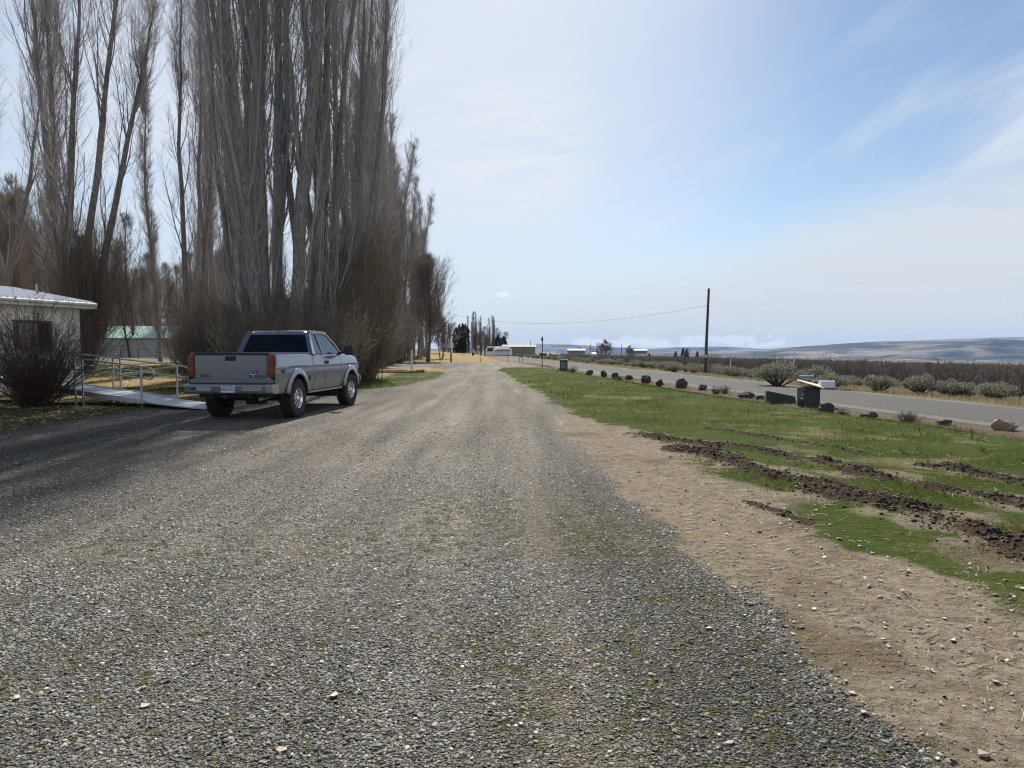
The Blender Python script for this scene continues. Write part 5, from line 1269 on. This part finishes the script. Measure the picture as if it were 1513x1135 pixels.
hood_top = lambda x: float(np.interp(x, [2.9, 3.2, 3.8, 4.3, 4.5, 4.62], [1.43, 1.42, 1.385, 1.33, 1.27, 1.18]))
bottom = lambda x: float(np.interp(x, [-1.2, -1.1, -.6, .6, .9, 3.0, 3.1, 4.2, 4.6], [.60, .58, .56, .54, .54, .54, .54, .60, .66]))
for s in (-1, 1):
    bs = panel('bed_side', -1.14, .93, bottom, lambda x: 1.44, s, truck)
    cs = panel('rear_cab_panel', .955, 1.62, bottom, lambda x: 1.43, s, truck)
    dr = panel('door', 1.632, 2.86, bottom, lambda x: 1.43, s, truck)
    fe = panel('front_fender', 2.872, 4.55, bottom, hood_top, s, truck)
    # handle
    MB().box((1.82, s*.992, 1.21), (.17, .03, .09)).build('handle', M['black_plastic'], dr, bevel=.012)
    # lower side moulding, follows each panel
    for par, xa, xb in ((bs, .66, .93), (cs, .96, 1.61), (dr, 1.64, 2.85), (fe, 2.88, 2.98)):
        MB().box(((xa+xb)/2, s*(yprof(.86)+.012), .86), (xb-xa, .035, .12)).build('moulding', M['bumper'] if False else M['paint'], par, bevel=.012)
    MB().box((1.80, s*.945, .525), (2.36, .05, .04)).build('rocker_trim', M['bumper'], truck, bevel=.01)
    # fender flares: swept ring
    for cx in (0, WB):
        b = MB(); n = 26; sec = [(.505, .955), (.508, 1.012), (.525, 1.026), (.60, 1.022), (.645, 1.0), (.655, .97)]
        vs = []
        for i in range(n+1):
            a_ = R(9)+(math.pi-R(18))*i/n
            for r_, y in sec:
                low = min(1, abs(math.sin(a_)) if math.sin(a_) > 0 else 0)
                vs.append((cx+r_*math.cos(a_), s*y, .46+r_*math.sin(a_)))
        m_ = len(sec); fs = [(i*m_+k, (i+1)*m_+k, (i+1)*m_+k+1, i*m_+k+1) for i in range(n) for k in range(m_-1)]
        b.add(vs, fs); fl = b.build('fender_flare', M['paint'], truck, smooth=True); md = fl.modifiers.new('thickness', 'SOLIDIFY'); md.thickness = .012
    # cab side frame: pillars and roof rail as tubes with flattened section
    def bar(name, pts, w1, par=truck, m='paint', d=.05):
        b = MB()
        for (p, q2) in zip(pts[:-1], pts[1:]):
            p, q2 = Vector(p), Vector(q2); t_ = (q2-p).normalized(); u = Vector((0, 1, 0)); u = (u-t_*u.dot(t_)).normalized(); v_ = t_.cross(u)
            vs = [c_+v_*a_*w1/2+u*b_*d/2 for c_ in (p-t_*.01, q2+t_*.01) for a_, b_ in ((-1, -1), (1, -1), (1, 1), (-1, 1))]
            b.add(vs, [(0, 1, 2, 3), (7, 6, 5, 4), (0, 4, 5, 1), (1, 5, 6, 2), (2, 6, 7, 3), (3, 7, 4, 0)])
        return b.build(name, M[m], par, bevel=.012)
    yb, yt = s*.925, s*.735
    bar('pillar', [(1.04, yb, 1.40), (1.17, s*.80, 1.76), (1.28, yt, 1.93)], .20)
    bar('pillar', [(1.66, yb-s*.008, 1.40), (1.63, s*.80, 1.76), (1.62, yt, 1.94)], .075)
    bar('pillar', [(3.02, yb-s*.01, 1.40), (2.72, s*.84, 1.66), (2.30, yt, 1.93)], .075)
    bar('roof_rail', [(1.26, yt, 1.93), (1.62, yt, 1.955), (2.32, yt, 1.935)], .075, d=.09)
    for nm, pp in (('side_window', [(1.10, 1.42), (1.64, 1.42), (1.62, 1.91), (1.26, 1.90)]), ('door_window', [(1.68, 1.42), (2.96, 1.42), (2.66, 1.66), (2.30, 1.91), (1.66, 1.92)])):
        yy = lambda z: s*(.915-(z-1.42)*.36)
        MB().poly([(x, yy(z), z) for x, z in pp], (0, .005*s, 0)).build(nm, M['glass'], truck)
    # mirror
    mi = MB(); mi.box((2.86, s*1.20, 1.50), (.13, .28, .24), taper=.92); mo = mi.build('mirror', M['black_plastic'], truck, bevel=.035, seg=3)
    MB().box((2.93, s*1.02, 1.44), (.06, .22, .05)).build('mirror_arm', M['black_plastic'], mo); MB().box((2.79, s*1.20, 1.50), (.008, .20, .17)).build('mirror_glass', M['dark_glass'], mo)
    # tail light in three coloured fields
    tl = MB(); tl.box((-1.125, s*.885, 1.17), (.10, .16, .47)).build('taillight', M['red_lens'], truck, bevel=.02)
    tlo = tl and [o for o in truck.children if o.name.startswith('taillight')][-1]
    MB().box((-1.132, s*.885, 1.10), (.105, .164, .10)).build('turn_signal', M['amber_lens'], tlo, bevel=.012); MB().box((-1.132, s*.885, .995), (.105, .164, .085)).build('reverse_light', M['clear_lens' if False else 'red_lens'], tlo, bevel=.012)
    # headlight
    MB().box((4.50, s*.74, 1.06), (.12, .36, .2)).build('headlight', M['clear_lens'], truck, bevel=.03)
    # 4x4 mark
    tx = bpy.data.curves.new('mark', 'FONT'); tx.body = '4x4'; tx.size = .15; tx.extrude = .002; tx.align_x = 'CENTER'; tx.align_y = 'CENTER'; tx.shear = .25; tx.space_character = .95
    o = bpy.data.objects.new('lettering', tx); C.objects.link(o); dg = bpy.context.evaluated_depsgraph_get(); me = bpy.data.meshes.new_from_object(o.evaluated_get(dg)); bpy.data.objects.remove(o)
    me.materials.clear(); me.materials.append(M['black_plastic'])
    o = link('lettering', me, bs, (-.82, s*.993, 1.06), (R(90)+s*0, 0, 0 if s < 0 else R(180)))
# bed: tailgate, rails, floor, inner walls, bulkhead
tg = MB(); tg.box((-1.13, 0, 1.17), (.075, 1.60, .53)); tg = tg.build('tailgate', M['paint'], truck, bevel=.018, seg=2)
MB().box((-1.135, 0, 1.425), (.115, 1.60, .055)).build('top_cap', M['black_plastic'], tg, bevel=.012)
MB().box((-1.171, 0, 1.33), (.012, .23, .10)).build('handle_recess', M['paint_dark'], tg, bevel=.004); MB().box((-1.178, 0, 1.345), (.02, .16, .035)).build('handle', M['black_plastic'], tg, bevel=.006)
MB().box((-1.170, 0, 1.10), (.008, 1.44, .012)).build('crease', M['paint'], tg)
st_ = MB().box((-1.172, -.50, 1.0), (.006, .17, .125)).build('sticker', M['sticker_blue'], tg); st_['label'] = 'blue and white sticker'
for yy, zz, a, b_ in ((-.45, 1.035, .03, .03), (-.53, 1.035, .02, .03), (-.50, .998, .15, .014), (-.49, .965, .05, .018)): MB().box((-1.1765, yy, zz), (.004, a, b_)).build('sticker_mark', M['sticker_white'], st_)
def text(body, size, m, parent, loc, rot, extr=.002, name='lettering'):
    tx = bpy.data.curves.new(name, 'FONT'); tx.body = body; tx.size = size; tx.extrude = extr; tx.align_x = 'CENTER'; tx.align_y = 'CENTER'
    o = bpy.data.objects.new(name, tx); C.objects.link(o); dg = bpy.context.evaluated_depsgraph_get(); me = bpy.data.meshes.new_from_object(o.evaluated_get(dg)); bpy.data.objects.remove(o)
    me.materials.clear(); me.materials.append(m); return link(name, me, parent, loc, rot)
RR_ = (R(90), 0, R(-90))
text('GMC', .085, M['paint_dark'], tg, (-1.170, -.70, .955), RR_); text('SIERRA', .075, M['paint_dark'], tg, (-1.170, .56, .965), RR_)
b = MB()
for s in (-1, 1): b.box((-.1, s*.865, 1.435), (2.06, .10, .035))
b.build('bed_rail', M['paint'], truck, bevel=.012)
b = MB(); b.box((-.1, 0, .88), (2.0, 1.6, .04))
for s in (-1, 1): b.box((-.1, s*.815, 1.15), (2.0, .03, .54))
b.box((.905, 0, 1.15), (.03, 1.62, .56)); b.build('bed_liner', M['paint'], truck)
# filler between tailgate and lights
for s in (-1, 1): MB().box((-1.10, s*.835, 1.17), (.05, .05, .53)).build('corner_post', M['paint'], truck, bevel=.01)
MB().box((-1.10, 0, .855), (.09, 1.86, .10)).build('rear_valance', M['paint'], truck, bevel=.02)
# bumper
b = MB(); prof = [(-1.16, .80), (-1.33, .79), (-1.36, .75), (-1.345, .63), (-1.28, .59), (-1.16, .60)]
secs = [(-1.0, .10), (-.97, .04), (-.85, .0), (.85, .0), (.97, .04), (1.0, .10)]
vs = []; 
for y, off in secs: vs += [(x+off, y, z) for x, z in prof]
k = len(prof); fs = [(i*k+j, i*k+(j+1) % k, (i+1)*k+(j+1) % k, (i+1)*k+j) for i in range(len(secs)-1) for j in range(k)]+[tuple(range(k)), tuple((len(secs)-1)*k+j for j in range(k-1, -1, -1))]
b.add(vs, fs); bp = b.build('rear_bumper', M['bumper'], truck, bevel=.008)
MB().box((-1.245, 0, .805), (.15, 1.62, .02)).build('step_pad', M['black_plastic'], bp, bevel=.006)
for s in (-1, 1): MB().box((-1.354, s*.55, .70), (.02, .44, .10)).build('bumper_recess', M['bumper'], bp, bevel=.02); MB().box((-1.366, s*.72, .70), (.012, .11, .06)).build('reflector', M['clear_lens' if s < 0 else 'paint_dark'], bp, bevel=.006)
lp = MB().box((-1.366, -.03, .70), (.012, .31, .155)).build('licence_plate', M['plate'], bp, bevel=.003, seg=1)
text('B88539Z', .085, M['plate_blue'], lp, (-1.3735, -.03, .692), RR_); MB().box((-1.3735, -.03, .762), (.003, .26, .018)).build('plate_band', M['plate_blue'], lp)
MB().tube([(-1.25, 0, .54), (-1.44, 0, .54)], .045, 10).build('hitch', M['paint_dark'], bp)
# cab shell: roof, rear wall, hood, grille, cowl
b = MB(); n = 9; rows = []
XR = [(1.22, 1.90), (1.27, 1.945), (1.42, 1.968), (1.85, 1.985), (2.15, 1.972), (2.33, 1.94), (2.38, 1.915)]
for x, z in XR:
    for j in range(n):
        f_ = j/(n-1)*2-1; rows.append((x, f_*.765, z+.028*(1-f_*f_)-.03*max(0, abs(f_)-.85)/.15))
fs = [(i*n+j, i*n+j+1, (i+1)*n+j+1, (i+1)*n+j) for i in range(len(XR)-1) for j in range(n-1)]
b.add(rows, fs); rf = b.build('roof', M['paint'], truck, smooth=True); md = rf.modifiers.new('thickness', 'SOLIDIFY'); md.thickness = .04; md.offset = -1
bl_ = MB().box((1.20, -.0, 1.925), (.035, .34, .032)).build('brake_light', M['red_lens'], rf, bevel=.006)
for s in (-1, 1): MB().box((1.183, s*.11, 1.925), (.008, .07, .024)).build('lamp_lens', M['clear_lens'], bl_)
b = MB(); b.box((.97, 0, 1.0), (.04, 1.80, .84)); 
def quad4(c, t=.04): b.poly(c, (t, 0, 0))
b.poly([(.98, -.90, 1.40), (.98, .90, 1.40), (1.0, .885, 1.47), (1.0, -.885, 1.47)], (.05, 0, 0)); b.poly([(1.165, -.76, 1.875), (1.165, .76, 1.875), (1.20, .74, 1.945), (1.20, -.74, 1.945)], (.05, 0, 0))
for s in (-1, 1): b.poly([(.99, s*.905, 1.41), (.99, s*.80, 1.41), (1.18, s*.665, 1.93), (1.18, s*.775, 1.93)], (.05, 0, 0))
b.build('rear_wall', M['paint'], truck, bevel=.01)
MB().poly([(1.0, -.82, 1.465), (1.0, .82, 1.465), (1.165, .69, 1.885), (1.165, -.69, 1.885)], (.006, 0, 0)).build('rear_window', M['glass_tint'], truck)
MB().poly([(3.04, -.86, 1.42), (3.04, .86, 1.42), (2.32, .70, 1.93), (2.32, -.70, 1.93)], (.006, 0, .004)).build('windshield', M['glass'], truck)
b = MB(); n = 11; XR = [(2.95, 1.43), (3.2, 1.425), (3.8, 1.39), (4.3, 1.335), (4.48, 1.28), (4.60, 1.17), (4.63, .72)]; rows = []
for x, z in XR:
    for j in range(n):
        f_ = j/(n-1)*2-1; rows.append((x-.12*f_*f_*(x > 4.2), f_*.90, z+.045*(1-f_*f_)*(z > 1)))
b.add(rows, [(i*n+j, i*n+j+1, (i+1)*n+j+1, (i+1)*n+j) for i in range(len(XR)-1) for j in range(n-1)]); ho = b.build('hood', M['paint'], truck, smooth=True); md = ho.modifiers.new('thickness', 'SOLIDIFY'); md.thickness = .02; md.offset = -1
MB().box((4.64, 0, 1.03), (.04, 1.05, .26)).build('grille', M['black_plastic'], truck, bevel=.02); MB().box((4.66, 0, .72), (.16, 1.84, .22)).build('front_bumper', M['bumper'], truck, bevel=.05)
# underbody, interior
b = MB(); b.box((1.8, 0, .62), (2.3, 1.72, .14)); 
for s in (-1, 1): b.box((1.6, s*.42, .56), (5.6, .09, .15))
b.box((0, 0, .44), (.16, 1.3, .14)); b.box((WB, 0, .44), (.14, 1.3, .12)); b.box((0, .0, .44), (.34, .36, .30)); b.box((-.85, 0, .62), (.5, 1.5, .24)); b.box((2.9, 0, .74), (.05, 1.72, .9)); b.box((3.7, 0, .8), (1.4, .9, .6)); b.build('chassis', M['paint_dark'], truck, bevel=.01)
for cx in (0, WB):
    for s in (-1, 1):
        b = MB(); n = 18; vs = []
        for i in range(n+1):
            a_ = math.pi*i/n
            for y in (.52, .93): vs.append((cx+.60*math.cos(a_), s*y, .48+.60*math.sin(a_)))
        b.add(vs, [(i*2, i*2+1, i*2+3, i*2+2) for i in range(n)]); wl = b.build('wheel_well', M['paint_dark'], truck, smooth=True)
b = MB(); b.box((1.9, .42, 1.30), (.14, .5, .70), ry=.15); b.box((1.9, -.42, 1.30), (.14, .5, .70), ry=.15); b.box((2.1, .42, 1.0), (.5, .5, .2)); b.box((2.1, -.42, 1.0), (.5, .5, .2)); b.box((1.86, .42, 1.68), (.09, .24, .14)); b.box((1.86, -.42, 1.68), (.09, .24, .14)); b.box((1.15, 0, 1.2), (.14, 1.5, .46)); b.build('seats', M['seat'], truck, bevel=.03)
b = MB(); b.box((2.85, 0, 1.30), (.3, 1.7, .2)); b.build('dashboard', M['paint_dark'], truck, bevel=.03)
# exhaust tip
MB().tube([(-.7, -.62, .50), (-1.22, -.66, .48)], .035, 10).build('exhaust_pipe', M['steel'], truck, smooth=True)
# wheels
TR = .425
def wheel(cx, s, steer=0):
    w_ = bpy.data.objects.new('wheel', None); C.objects.link(w_); w_.parent = truck; w_.location = (cx, s*.86, TR); w_.rotation_euler = (0, 0, steer+(math.pi if s > 0 else 0))
    # local outward axis = -Y
    t_ = MB(); t_.lathe([(.225, .13), (.30, .145), (.385, .142), (.415, .115), (TR, .08), (TR, -.08), (.415, -.115), (.385, -.142), (.30, -.145), (.225, -.13)], 48, 'Y')
    for k in range(44):
        a_ = 2*math.pi*k/44
        for yy, o_ in ((-.10, 0), (.10, .07), (-.035, .05), (.035, .02)):
            t_.box(((TR+.002)*math.cos(a_+o_), yy, (TR+.002)*math.sin(a_+o_)), (.022, .055, .036), ry=-(a_+o_))
    t_.build('tyre', M['tyre'], w_, smooth=True)
    r_ = MB(); r_.lathe([(.232, -.125), (.222, -.135), (.205, -.12), (.195, -.06), (.19, .10), (.21, .13)], 40, 'Y'); 
    n = 8
    for k in range(n):
        a_ = 2*math.pi*k/n
        pts_ = []
        for rr0, da, yy in ((.055, .34, -.10), (.19, .155, -.085), (.19, -.155, -.085), (.055, -.34, -.10)): pts_.append((rr0*math.cos(a_+da), yy, rr0*math.sin(a_+da)))
        r_.poly(pts_, (0, .035, 0))
    r_.lathe([(0, -.13), (.045, -.13), (.062, -.12), (.068, -.06)], 20, 'Y')
    rim = r_.build('rim', M['chrome'], w_, smooth=True, bevel=0)
    h_ = MB(); h_.lathe([(0, -.02), (.19, -.02), (.19, .0)], 24, 'Y'); h_.build('brake_disc', M['paint_dark'], w_)
    l_ = MB()
    for k in range(8): a_ = 2*math.pi*(k+.5)/8; l_.tube([(.085*math.cos(a_), -.09, .085*math.sin(a_)), (.085*math.cos(a_), -.115, .085*math.sin(a_))], .011, 6)
    l_.build('wheel_nuts', M['bumper'], w_)
for cx in (0, WB):
    for s in (-1, 1): wheel(cx, s, R(-4) if cx else 0)
for o in list(C.objects):
    if o.type == 'MESH' and o.parent is truck and o.name.startswith(('bed_side', 'door', 'rear_cab', 'front_fender')): pass
